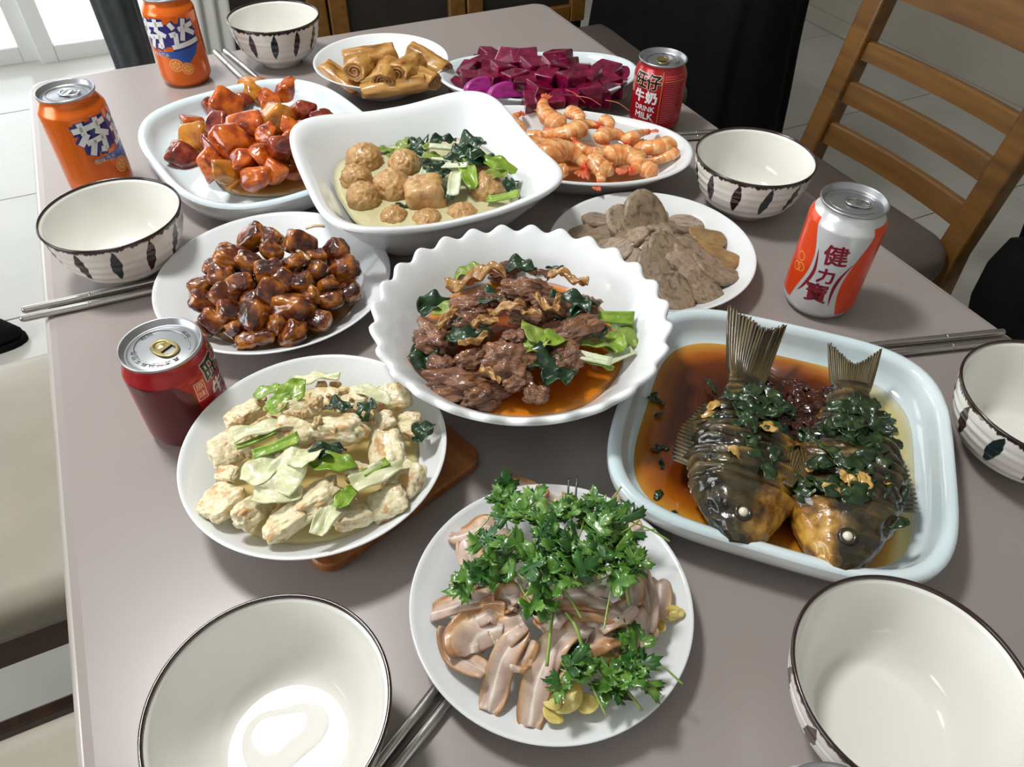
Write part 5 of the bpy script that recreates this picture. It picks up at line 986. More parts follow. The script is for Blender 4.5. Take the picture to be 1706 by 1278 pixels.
# ---- golden stuffed rolls
MT['roll'] = mat('golden_tofu_skin', [(0.28, S(108, 66, 24)), (0.42, S(168, 118, 54)), (0.58, S(200, 154, 86)), (0.72, S(150, 102, 44))], scale=1.8, detail=5, rough=0.3, coat=0.35, bmp=(4, 0.6, 0.0012), stretch=(0.6, 1.8, 1.8), sss=0.05)
MT['filling'] = mat('roll_filling', [(0.3, S(150, 96, 56)), (0.7, S(196, 150, 104))], scale=4, rough=0.5, bmp=(9, 0.6, 0.001))
def roll_mesh(seed):
    rings = []
    for i in range(25):
        u = i / 24; x = (u - 0.5) * 2
        rg = []
        for j in range(28):
            a = 2 * PI * j / 28
            r = 0.36 * (1 + 0.17 * nz(x * 1.5, math.cos(a) * 1.4, math.sin(a) * 1.4 + seed) + 0.04 * math.sin(a * 7 + x * 3 + seed)) * (1 - 0.10 * abs(x) ** 6) * (1 + 0.05 * nz(x * 5, a, seed))
            rg.append((x + 0.05 * math.sin(a * 2 + seed) * (abs(x) > 0.9), r * math.cos(a) * 1.1, r * math.sin(a) * 0.85))
        rings.append(rg)
    rings = [[(x * 0.90, y * 0.55, z * 0.55) for x, y, z in rings[0]], [(x * 1.0, y * 0.85, z * 0.85) for x, y, z in rings[0]]] + rings + [[(x * 1.0, y * 0.85, z * 0.85) for x, y, z in rings[-1]], [(x * 0.90, y * 0.55, z * 0.55) for x, y, z in rings[-1]]]
    V, F, U = loft(rings, True, True, True)
    return mesh('roll_skin', V, F, MT['roll'])
def spiral_mesh():
    pts = []
    def f(u, v):
        a = u * 4.2 * PI; r = 0.06 + 0.24 * u
        return Vector(((v - 0.5) * 0.10, r * math.cos(a), r * math.sin(a) * 0.85))
    V, F, U = sheet(f, 60, 2, 0.03); return mesh('roll_spiral', V, F, MT['filling'])
RM = [roll_mesh(i * 3 + 1) for i in range(4)]; SPIRAL = spiral_mesh()
RL = ['golden roll lying on top of the others on the deep plate', 'golden roll pointing at the viewer at the left under the top roll', 'golden roll pointing at the viewer in the middle of the plate', 'golden roll showing its spiral end below the top roll', 'golden roll leaning down to the right rim of its plate',
      'flat golden roll slanting at the left rim of its plate', 'long golden roll lying at the front of its plate', 'golden roll half hidden to the right of the spiral end', 'golden roll under the top one at the back of its plate']
for i, (x, y, z, w, h, a) in enumerate(DATA['rolls']):
    ln = 0.5 * max(w * 1.05, 0.060); t = thing('stuffed_roll', RL[i], 'roll', (x, y, Z0 + z - 0.004), R(a) + 0.15, 'golden stuffed rolls')
    sc_ = 0.5 * h / 0.36 * 1.12
    tilt = {5: 0.35, 4: 0.30}.get(i, rnd.uniform(-0.1, 0.1))
    obj('skin', RM[i % 4], t, (0, 0, 0), (0, tilt, 0), (ln, sc_, sc_ * (0.55 if i == 5 else 1.0)))
    for sx in (-1, 1):
        obj('filling', SPIRAL, t, (sx * ln * 0.93 * math.cos(tilt), 0, -sx * ln * 0.93 * math.sin(tilt)), (0, tilt, 0), (sc_, sc_ * 0.95, sc_ * (0.5 if i == 5 else 0.95)))
liquid('roll_sauce', 'thin yellow sauce under the golden rolls', -0.1922, 1.0533, 0.0105, 0, rnd_rim(0.052), 1.0, sauce_mat('thin_yellow_sauce', [(0, S(220, 200, 150)), (0.4, S(190, 150, 80)), (1, S(150, 100, 40))]))

# ---- dragon fruit cubes
m, b = newmat('purple_dragon_fruit'); vr = coords('Object', True)
vor = X.nt.nodes.new('ShaderNodeTexVoronoi'); vor.inputs['Scale'].default_value = 7.5; X.nt.links.new(vr.s, vor.inputs['Vector'])
seed_ = X(vor.outputs['Distance']) < 0.16
base = ramp(ntex(vr, 1.4, 3), [(0.3, S(78, 2, 34)), (0.55, S(116, 6, 54)), (0.75, S(152, 16, 82))])
setin(b, 'Base Color', mixc(seed_, base, S(26, 4, 18))); setin(b, 'Roughness', 0.2); setin(b, 'Coat Weight', 0.4); setin(b, 'Subsurface Weight', 0.15); setin(b, 'Subsurface Scale', 0.004)
bump(b, ntex(vr, 6, 3), 0.25, 0.0006)
MT['fruit'] = m
MT['fruit_rind'] = mat('magenta_fruit_face', [(0.3, S(128, 14, 96)), (0.5, S(172, 40, 140)), (0.7, S(116, 8, 84))], scale=2.2, detail=5, rough=0.3, coat=0.3, stretch=(0.5, 3, 1.5), sss=0.1, bmp=(6, 0.4, 0.0008))
def cube_mesh(seed):
    r = random.Random(seed); bm = bmesh.new(); bmesh.ops.create_cube(bm, size=2.0)
    for v in bm.verts: v.co += Vector((r.uniform(-0.28, 0.28), r.uniform(-0.28, 0.28), r.uniform(-0.28, 0.28)))
    bmesh.ops.bevel(bm, geom=list(bm.edges), offset=0.13, segments=2, profile=0.5, affect='EDGES')
    return bm_mesh('fruit_cube', bm, MT['fruit'], False)
FM = [cube_mesh(i) for i in range(7)]
for i, (x, y, z, w, h) in enumerate(DATA['fruit']):
    s = 0.56 * min(0.026, max(0.021, 0.5 * (w + h)))
    o = obj('dragon_fruit_cube', FM[i % 7], None, (x, y, Z0 + max(z - 0.004, 0.016 + s * 0.6)), (rnd.uniform(-0.3, 0.3), rnd.uniform(-0.3, 0.3), rnd.uniform(0, 6.28)), (s * rnd.uniform(0.9, 1.2), s, s * rnd.uniform(0.75, 0.95)))
    tag(o, 'deep purple dragon fruit cube with tiny seeds in the oval platter', 'dragon fruit', 'dragon fruit cubes')
for k in range(26):                                    # the cubes they are heaped on
    a = rnd.uniform(0, 6.28); q = rnd.uniform(0, 1) ** 0.5
    s = rnd.uniform(0.0085, 0.011)
    o = obj('dragon_fruit_cube', FM[k % 7], None, (0.03 + 0.098 * q * math.cos(a), 1.026 + 0.045 * q * math.sin(a), Z0 + 0.021 + 0.010 * (1 - q)), (rnd.uniform(-0.3, 0.3), rnd.uniform(-0.3, 0.3), rnd.uniform(0, 6.28)), s)
    tag(o, 'deep purple dragon fruit cube with tiny seeds in the oval platter', 'dragon fruit', 'dragon fruit cubes')
def wedge_mesh():
    rings = []
    for i in range(13):
        u = i / 12; th = 0.30
        a0 = [0.12 + (PI - 0.24) * j / 16 for j in range(17)]
        y = (u - 0.5) * 0.5
        k = 1 - 0.12 * (2 * u - 1) ** 4
        rings.append([(k * math.cos(a), y, k * 0.75 * math.sin(a)) for a in a0])
    V, F, U = loft(rings, True, True, True)
    return mesh('fruit_wedge', V, F, MT['fruit_rind'], smooth=False)
WM = wedge_mesh()
for (x, y, z, w, h), lb in zip(DATA['fruitslice'], ('bright magenta curved slice of dragon fruit, the farther left of two', 'bright magenta curved slice of dragon fruit in front of its twin')):
    o = obj('dragon_fruit_slice', WM, None, (x, y, Z0 + z - 0.010), (-0.55, 0.1, 0.45), (w * 0.5, w * 0.42, w * 0.5)); tag(o, lb, 'dragon fruit', 'magenta dragon fruit slices')

# ---- shrimp
m, b = newmat('cooked_shrimp_shell'); uu, vv, _ = xyz(coords('UV', False)); vr = coords('Object', True)
# v of the loft runs along the body
seg = X.op('FRACT', vv * 7.0); nn = ntex(vr, 3.0, 4)
base = ramp(nn + (seg - 0.5) * 0.22, [(0.25, S(206, 112, 54)), (0.45, S(228, 152, 88)), (0.62, S(238, 186, 130)), (0.8, S(242, 206, 168))])
setin(b, 'Base Color', mixc(step(vv, 0.86, 0.97), base, S(216, 78, 40))); setin(b, 'Roughness', 0.2); setin(b, 'Coat Weight', 0.5); setin(b, 'Subsurface Weight', 0.2); setin(b, 'Subsurface Scale', 0.004)
bump(b, ntex(vr, 6, 3), 0.3, 0.0008); MT['shrimp'] = m
MT['shrimp_tail'] = mat('red_shrimp_tail', [(0.3, S(206, 84, 52)), (0.7, S(230, 136, 96))], scale=3, rough=0.25, coat=0.4)
MT['shrimp_leg'] = mat('pale_shrimp_legs', S(236, 178, 140), rough=0.3, coat=0.3)
def shrimp_mesh(curl, seed):
    """body about 2 units long before curling; bends in its own xy plane"""
    n = 57; rings = []; path = []; x = y = 0.0; a = -curl / 2 + PI / 2
    P = []
    for i in range(n):
        u = i / (n - 1); P.append((x, y, a)); st = 2.2 / (n - 1)
        a -= curl / (n - 1) * (0.6 + 0.8 * u); x += math.sin(a) * st * -1; y += math.cos(a) * st
    cx = sum(p[0] for p in P) / n; cy = sum(p[1] for p in P) / n
    for i, (x, y, a) in enumerate(P):
        u = i / (n - 1); sg = (u * 7) % 1.0
        r = 0.40 * (0.45 + 0.55 * min(1, u / 0.12)) * (1 - 0.62 * max(0, u - 0.3) / 0.7) * (1 + 0.05 * (sg - 0.5))
        if i == 0: r *= 0.5
        dx, dy = math.cos(a), math.sin(a)                # normal within the plane
        rings.append([(x - cx + dx * r * 1.1 * math.cos(q), y - cy + dy * r * 1.1 * math.cos(q), r * 0.85 * math.sin(q)) for q in [2 * PI * j / 18 for j in range(18)]])
    V, F, U = loft(rings, True, True, True)
    e = P[-1]
    return mesh('shrimp_body', V, F, MT['shrimp'], U), [(p[0] - cx, p[1] - cy, p[2]) for p in P]
SHM = [shrimp_mesh(c, i) for i, c in enumerate((3.6, 3.9, 3.2))]; SHS = [shrimp_mesh(c, i) for i, c in enumerate((1.2, 1.7))]
def tail_mesh():
    bm = bmesh.new(); V = []; F = []
    for k in (-1.5, -0.5, 0.5, 1.5):
        ang = k * 0.34
        def f(u, v, ang=ang, k=k):
            w = 0.10 * math.sin(PI * min(0.98, 0.12 + 0.8 * u)); p = Vector((u * 0.46, (v - 0.5) * 2 * w, 0.02 * k + 0.03 * math.sin(v * PI)))
            return Matrix.Rotation(ang, 3, 'Z') @ p
        v_, f_, _ = sheet(f, 6, 3, 0.015); o0 = len(V); V += v_; F += [tuple(i + o0 for i in q) for q in f_]
    return mesh('shrimp_tail', V, F, MT['shrimp_tail'])
TM = tail_mesh()
def legs_mesh(P):
    V = []; F = []
    for k in range(6):
        x, y, a = P[6 + k * 6]
        d = Vector((math.cos(a), math.sin(a), 0)) * -1
        s = Vector((x, y, 0)) + d * 0.2
        v_, f_, _ = tube([s, s + d * 0.16 + Vector((0, 0, 0.05)), s + d * 0.26 + Vector((0.06, 0, 0.09))], [0.03, 0.022, 0.008], 5); o0 = len(V); V += v_; F += [tuple(i + o0 for i in q) for q in f_]
    return mesh('shrimp_legs', V, F, MT['shrimp_leg'])
LGM = {id(q[0]): legs_mesh(q[1]) for q in SHM + SHS}
SL = ['pink shrimp lying straight along the back rim of its oval platter', 'pink shrimp at the back left of its oval platter', 'curled pink shrimp left of centre with a pale yellow head', 'curled pink shrimp at the back centre of the oval platter', 'small shrimp with a dark head tip at the back right', 'small curled shrimp just right of centre in the platter',
      'large curled shrimp at the front left with a long red tail', 'large curled shrimp at the front right of the platter', 'curled shrimp behind the large one at the right end', 'shrimp lying under the large curled one at the right end', 'orange-yellow shrimp at the left end of the platter', 'translucent shrimp shell in the middle of the platter', 'shrimp tail half hidden at the front middle of the platter', 'shrimp at the far left next to the square bowl', 'shrimp under the large one at the front left', 'shrimp tucked between the small curled and the large right one', 'shrimp lying across the back middle of the platter', 'shrimp at the back right rim of the platter', 'curled shrimp under the pale yellow head at the left', 'curled shrimp at the front middle of the platter', 'shrimp at the far right tip of the platter']
for i, (x, y, z, w, h, a, k) in enumerate(DATA['shrimp']):
    me, P = (SHM[i % 3] if k == 'c' else SHS[i % 2])
    s = 0.5 * max(w, h) * (1.40 if k == 'c' else 1.34)
    t = thing('shrimp', SL[i], 'shrimp', (x, y, Z0 + max(z - 0.003, 0.010 + s * 0.28)), R(a), 'boiled shrimp on the oval platter'); tx, ty = rnd.uniform(-0.3, 0.3), rnd.uniform(-0.3, 0.3)
    t.rotation_euler = (tx, ty, R(a)); t.scale = (s, s, s)
    obj('body', me, t); e = P[-1]
    obj('tail_fan', TM, t, (e[0], e[1], 0), (0, 0, e[2] + PI / 2)); obj('legs', LGM[id(me)], t)
for k, (dx, dy, a) in enumerate(((0.03, 0.075, 2.3), (0.05, 0.068, 2.7), (0.085, 0.055, 2.6))):
    V, F, U = tube(spline([(0, 0, 0), (0.015, 0.004, 0.008), (0.034, 0.002, 0.006)], 10), 0.0004, 5)
    o = obj('shrimp_feeler', mesh('shrimp_feeler', V, F, MT['shrimp_tail']), None, (0.055 + dx, 0.85 + dy, Z0 + 0.046), (0, 0, a)); tag(o, 'thin red shrimp feeler at the back of the oval platter', 'feeler', 'shrimp feelers')
liquid('shrimp_sauce', 'thin orange juice under the boiled shrimp', 0.066, 0.840, 0.0115, R(-13), lambda a: (supr(a, 0.103, 0.058, 2.1), 0), 1.0, sauce_mat('thin_orange_juice', [(0, S(226, 200, 150)), (0.3, S(206, 140, 80)), (1, S(170, 84, 40))]))

# ---- grey sliced meat laid as a flower
MT['slice'] = mat('grey_brown_sliced_meat', [(0.30, S(100, 86, 68)), (0.44, S(150, 132, 112)), (0.58, S(176, 156, 136)), (0.72, S(130, 112, 88))], scale=3.0, detail=7, rough=0.5, coat=0.1, bmp=(5, 0.5, 0.0012), dist=0.6)
X.nt = MT['slice'].node_tree
_b = X.nt.nodes['Principled BSDF']; _src = X(_b.inputs['Base Color'].links[0].from_socket); _oi = X.nt.nodes.new('ShaderNodeObjectInfo')
setin(_b, 'Base Color', mulc(_src, ramp(X(_oi.outputs['Random']), [(0.0, S(205, 200, 190)), (0.5, S(236, 232, 226)), (1.0, S(255, 255, 255))])))
MT['slice_t'] = mat('tan_sliced_meat', [(0.3, S(126, 94, 52)), (0.7, S(176, 142, 94))], scale=1.6, detail=6, rough=0.5, coat=0.1, bmp=(5, 0.5, 0.0012))
def slice_mesh(seed, m):
    rings = []; rr = random.Random(seed)
    for s, z in ((0.02, -0.11), (0.6, -0.11), (0.93, -0.10), (1.0, -0.05), (1.0, 0.05), (0.94, 0.10), (0.8, 0.115), (0.4, 0.112), (0.02, 0.11)):
        rg = []
        for j in range(40):
            a = 2 * PI * j / 40; k = s * (1 + 0.05 * math.sin(a * 3 + seed) + 0.05 * nz(math.cos(a) * 1.5, math.sin(a) * 1.5, seed) + 0.03 * nz(math.cos(a) * 6, math.sin(a) * 6, seed + 5))
            x, y = k * math.cos(a), k * math.sin(a)
            rg.append((x, y, z + 0.10 * nz(x * 1.1, y * 1.1, seed + 2) + 0.06 * x * x))
        rings.append(rg)
    V, F, U = loft(rings, True, True, True)
    return mesh('meat_slice', V, F, m)
SM = [slice_mesh(i * 5 + 1, MT['slice']) for i in range(6)]; ST = slice_mesh(77, MT['slice_t'])
cx_, cy_ = 0.1380, 0.6400
def lay_slice(n_, rad, a, L_, tilt, zz, ring_, m=None, wf=0.72):
    M3 = Matrix.Rotation(a, 3, 'Z') @ Matrix.Rotation(R(tilt), 3, 'Y') @ Matrix.Rotation(rnd.uniform(-0.16, 0.16), 3, 'X') @ Matrix.Rotation(rnd.uniform(-0.12, 0.12), 3, 'Z')
    o = obj('meat_slice', m or SM[n_ % 6], None, (cx_ + rad * math.cos(a), cy_ + rad * math.sin(a), Z0 + zz), M3.to_euler(), (L_, L_ * wf, L_ * 1.15))
    if m is not None: tag(o, 'tan-coloured slice of meat at the right side of the flower', 'meat', 'tan meat slices')
    else: tag(o, 'grey-brown slice of cooked meat in the %s ring of the flower' % ring_, 'meat', ring_ + ' ring of meat slices')
    return o
n_ = 0
for k in range(14):
    a = 2 * PI * k / 14 + rnd.uniform(-0.07, 0.07); lay_slice(n_, 0.071 + rnd.uniform(-0.003, 0.004), a, 0.0255 + rnd.uniform(-0.002, 0.003), 17, 0.0185 + 0.002 * (k % 2), 'outer', ST if k in (0, 1) else None); n_ += 1
for k in range(10):
    a = 2 * PI * (k + 0.5) / 10 + rnd.uniform(-0.1, 0.1); lay_slice(n_, 0.047 + rnd.uniform(-0.003, 0.003), a, 0.0245 + rnd.uniform(-0.002, 0.003), 22, 0.0265 + 0.002 * (k % 2), 'inner'); n_ += 1
for k in range(6):
    a = 2 * PI * k / 6 + rnd.uniform(-0.15, 0.15); lay_slice(n_, 0.024, a, 0.0225 + rnd.uniform(-0.002, 0.002), 26, 0.0335 + 0.0015 * (k % 2), 'inner'); n_ += 1
o = lay_slice(n_, 0.030, R(100), 0.031, -38, 0.041, 'inner', None, 0.8); tag(o, 'largest upright grey-brown slice at the back of the meat flower', 'meat', 'large meat slice')
o = lay_slice(n_ + 1, 0.030, R(140), 0.027, -34, 0.038, 'inner', None, 0.8); tag(o, 'second largest upright slice, left of the tallest in the meat flower', 'meat', 'large meat slice beside it')
lay_slice(n_ + 2, 0.004, 0.4, 0.020, 4, 0.041, 'inner')

# ---- stewed beef
MT['beef'] = mat('stewed_beef', [(0.28, S(62, 36, 22)), (0.45, S(118, 76, 52)), (0.58, S(146, 100, 70)), (0.72, S(172, 128, 84))], scale=1.5, detail=8, rough=0.3, coat=0.55, bmp=(3.2, 0.9, 0.003, 6), stretch=(0.45, 2.2, 2.2))
MT['tendon'] = mat('amber_tendon', [(0.3, S(122, 78, 32)), (0.5, S(168, 124, 66)), (0.7, S(196, 160, 104))], scale=2.6, detail=5, rough=0.25, coat=0.4, sss=0.1, bmp=(5, 0.6, 0.0012))
BM = [blob('beef_chunk', MT['beef'], (1, 0.8, 0.62), 2.6, 0.42, 1.7, 200 + i, 5, fine=0.07) for i in range(6)]
for i, (x, y, z, w, h) in enumerate(DATA['beef']):
    s = 0.60 * max(w, h); asp = min(w, h) / max(w, h)
    o = obj('beef_chunk', BM[i % 6], None, (x, y, Z0 + z - 0.004), (rnd.uniform(-0.4, 0.4), rnd.uniform(-0.3, 0.3), (0.1 if w >= h else 1.5) + rnd.uniform(-0.4, 0.4)), (s, s * max(0.65, asp * 1.1), s * max(0.75, asp)))
    big = {2: 'largest stewed beef chunk, on top at the back of the rippled bowl', 6: 'large stewed beef chunk at the front middle of the rippled bowl', 5: 'stewed beef chunk at the left side of the rippled bowl', 13: 'small stewed beef chunk at the front edge above bare broth'}
    if i in big: tag(o, big[i], 'beef', 'stewed beef chunks, prominent')
    else: tag(o, 'brown fibrous stewed beef chunk in the rippled bowl', 'beef', 'stewed beef chunks')
def strip_mesh(seed):
    def f(u, v):
        x = (u - 0.5) * 2; e = (v - 0.5) * 2
        return Vector((x * (1 - 0.1 * math.sin(seed)), e * 0.30 * (1 - 0.4 * abs(x) ** 3) + 0.15 * math.sin(x * 2.4 + seed), 0.20 * math.sin(x * 3.1 + seed * 2) + 0.16 * math.sin(e * 3 + x * 7) - 0.15 * x * x + 0.14 * nz(x * 3, e * 2, seed)))
    V, F, U = sheet(f, 30, 8, 0.055); return mesh('tendon_strip', V, F, MT['tendon'])
TDM = [strip_mesh(i * 1.7) for i in range(4)]
for i, (x, y, z, w, h, a) in enumerate(DATA['tendon']):
    s = 0.52 * w
    o = obj('tendon_strip', TDM[i % 4], None, (x, y, Z0 + z), (rnd.uniform(-0.3, 0.3), rnd.uniform(-0.2, 0.2), R(a)), (s, s * 0.9, s * 0.9))
    tag(o, 'glossy amber strip of tendon lying on the stewed beef', 'tendon', 'amber tendon strips')
greens(DATA['greens'], 'among the beef of the rippled bowl', 'in the rippled bowl', 0.002, 0.03, 0.78)
m, b = newmat('orange_chilli_broth'); v = coords('Object', False); u_ = xyz(coords('UV', False))[1]
setin(b, 'Base Color', ramp(u_ + (ntex(v, 40, 4) - 0.5) * 0.10, [(0.0, S(226, 176, 70)), (0.10, S(212, 130, 30)), (0.25, S(176, 84, 14)), (1.0, S(138, 62, 14))])); setin(b, 'Roughness', 0.06); setin(b, 'Coat Weight', 0.5); MT['chilli'] = m
liquid('orange_broth', 'oily orange broth in the rippled bowl', 0.0062, 0.4765, 0.0405, 0.1, rnd_rim(0.0885), 1.0, MT['chilli'])

# ---- fried tofu
m, b = newmat('fried_tofu'); vr = coords('Object', True); zt = xyz(coords('Object', False))[2]
n1 = ntex(vr, 1.3, 5); n2 = ntex(vr, 4.0, 4)
base = ramp(n2, [(0.3, S(214, 198, 150)), (0.55, S(232, 222, 186)), (0.75, S(242, 236, 214))])
setin(b, 'Base Color', mixc(step(n1, 0.52, 0.66) * 0.8, base, S(196, 138, 66))); setin(b, 'Roughness', 0.42); setin(b, 'Coat Weight', 0.25); setin(b, 'Subsurface Weight', 0.15); setin(b, 'Subsurface Scale', 0.004)
bump(b, ntex(vr, 5, 5), 0.5, 0.001); MT['tofu'] = m
TFM = [blob('tofu_chunk', MT['tofu'], (1, 0.8 + 0.06 * (i % 3), 0.52), 4.2, 0.20, 1.7, 300 + i, 5, fine=0.035) for i in range(6)]
for i, (x, y, z, w, h) in enumerate(DATA['tofu']):
    s = 0.58 * max(w, h); asp = min(w, h) / max(w, h)
    o = obj('tofu_piece', TFM[i % 6], None, (x, y, Z0 + z), (rnd.uniform(-0.55, 0.55), rnd.uniform(-0.45, 0.45), (0.1 if w >= h else 1.55) + rnd.uniform(-0.6, 0.6)), (s, s * max(0.62, asp * 1.05), s * 0.9))
    big = {10: 'largest fried tofu piece near the top of the pile', 3: 'long fried tofu piece standing at the front left of the plate', 8: 'fried tofu piece at the right rim with a browned edge', 4: 'flat pale fried tofu block at the front edge of the plate'}
    if i in big: tag(o, big[i], 'tofu', 'fried tofu, prominent')
    else: tag(o, 'pale fried tofu piece with browned patches in the deep plate', 'tofu', 'fried tofu pieces')
cb_ = []
for a in DATA['cabbage']:
    a = list(a); a[-1] = 'c' if a[-1] == 'w' else a[-1]; cb_.append(a)
greens(cb_, 'among the fried tofu', 'in the tofu dish', 0.0, 0.03, 0.72)
MT['mince'] = mat('minced_meat_crumb', [(0.3, S(176, 140, 92)), (0.7, S(222, 196, 150))], scale=2, rough=0.5, coat=0.2)
MM = [blob('mince_crumb', MT['mince'], (1, 0.7, 0.55), 2.2, 0.55, 2.0, 400 + i, 3) for i in range(4)]
for k in range(60):
    a = rnd.uniform(0, 6.28); q = rnd.uniform(0, 1) ** 0.6 * 0.07; z = 0.046 + 0.026 * (1 - (q / 0.07) ** 2)
    o = obj('mince_crumb', MM[k % 4], None, (-0.145 + q * math.cos(a), 0.352 + q * math.sin(a), Z0 + z), (rnd.uniform(0, 3), rnd.uniform(0, 3), 0), rnd.uniform(0.0022, 0.0052)); tag(o, 'small crumb of minced meat scattered over the tofu', 'mince', 'mince crumbs on the tofu')
liquid('tofu_broth', 'thin yellow broth around the fried tofu', -0.1451, 0.3552, 0.0285, 0, rnd_rim(0.0765), 1.0, sauce_mat('thin_golden_broth', [(0, S(232, 226, 180)), (0.15, S(214, 198, 140)), (0.4, S(204, 182, 120)), (1, S(192, 166, 104))], 0.1))
# ------------------------------------------------------------------ braised fish
m, b = newmat('braised_fish_skin'); v = coords('Object', True); ox, oy, oz = xyz(coords('Object', False))
uvx = xyz(coords('UV', False))[0]; n1 = ntex(v, 34, 6); n2 = ntex(v, 120, 4); n3 = ntex(coords('Object', True, (2.6, 0.5, 0.6)), 60, 5)
dark = ramp(n1 * 0.40 + n3 * 0.30 + uvx * 0.30, [(0.34, S(10, 9, 6)), (0.46, S(32, 28, 16)), (0.56, S(72, 60, 30)), (0.68, S(140, 112, 58))])
gold = ramp(n2 * 0.5 + n1 * 0.5, [(0.36, S(40, 30, 12)), (0.47, S(138, 92, 26)), (0.58, S(188, 140, 56)), (0.72, S(210, 176, 96))])
# belly side and the cheeks are golden
bel = step((oy * -1.0) + (n1 - 0.5) * 0.05, 0.016, 0.034)
chk = step((0.055 - ox) + (n1 - 0.5) * 0.03, 0.0, 0.02) * step((oy * -1.0) + (n1 - 0.5) * 0.03, -0.004, 0.012)
setin(b, 'Base Color', mixc(X.op('MAXIMUM', bel * 0.7, chk), dark, gold)); setin(b, 'Roughness', step(n1, 0.3, 0.7) * 0.22 + 0.14); setin(b, 'Coat Weight', 0.6); setin(b, 'Coat Roughness', 0.08)
bump(b, n2 + n3, 0.7, 0.0012); MT['fish'] = m
MT['fin'] = mat('dark_fish_fin', [(0.3, S(36, 30, 18)), (0.6, S(92, 78, 46)), (0.8, S(124, 106, 66))], scale=40, detail=4, rough=0.35, coat=0.3, stretch=(0.3, 4, 1))
MT['eye_white'] = mat('cooked_white_eye', S(226, 218, 196), rough=0.2, coat=0.6)
MT['eye_ring'] = mat('dark_eye_socket', S(40, 34, 24), rough=0.3, coat=0.5)

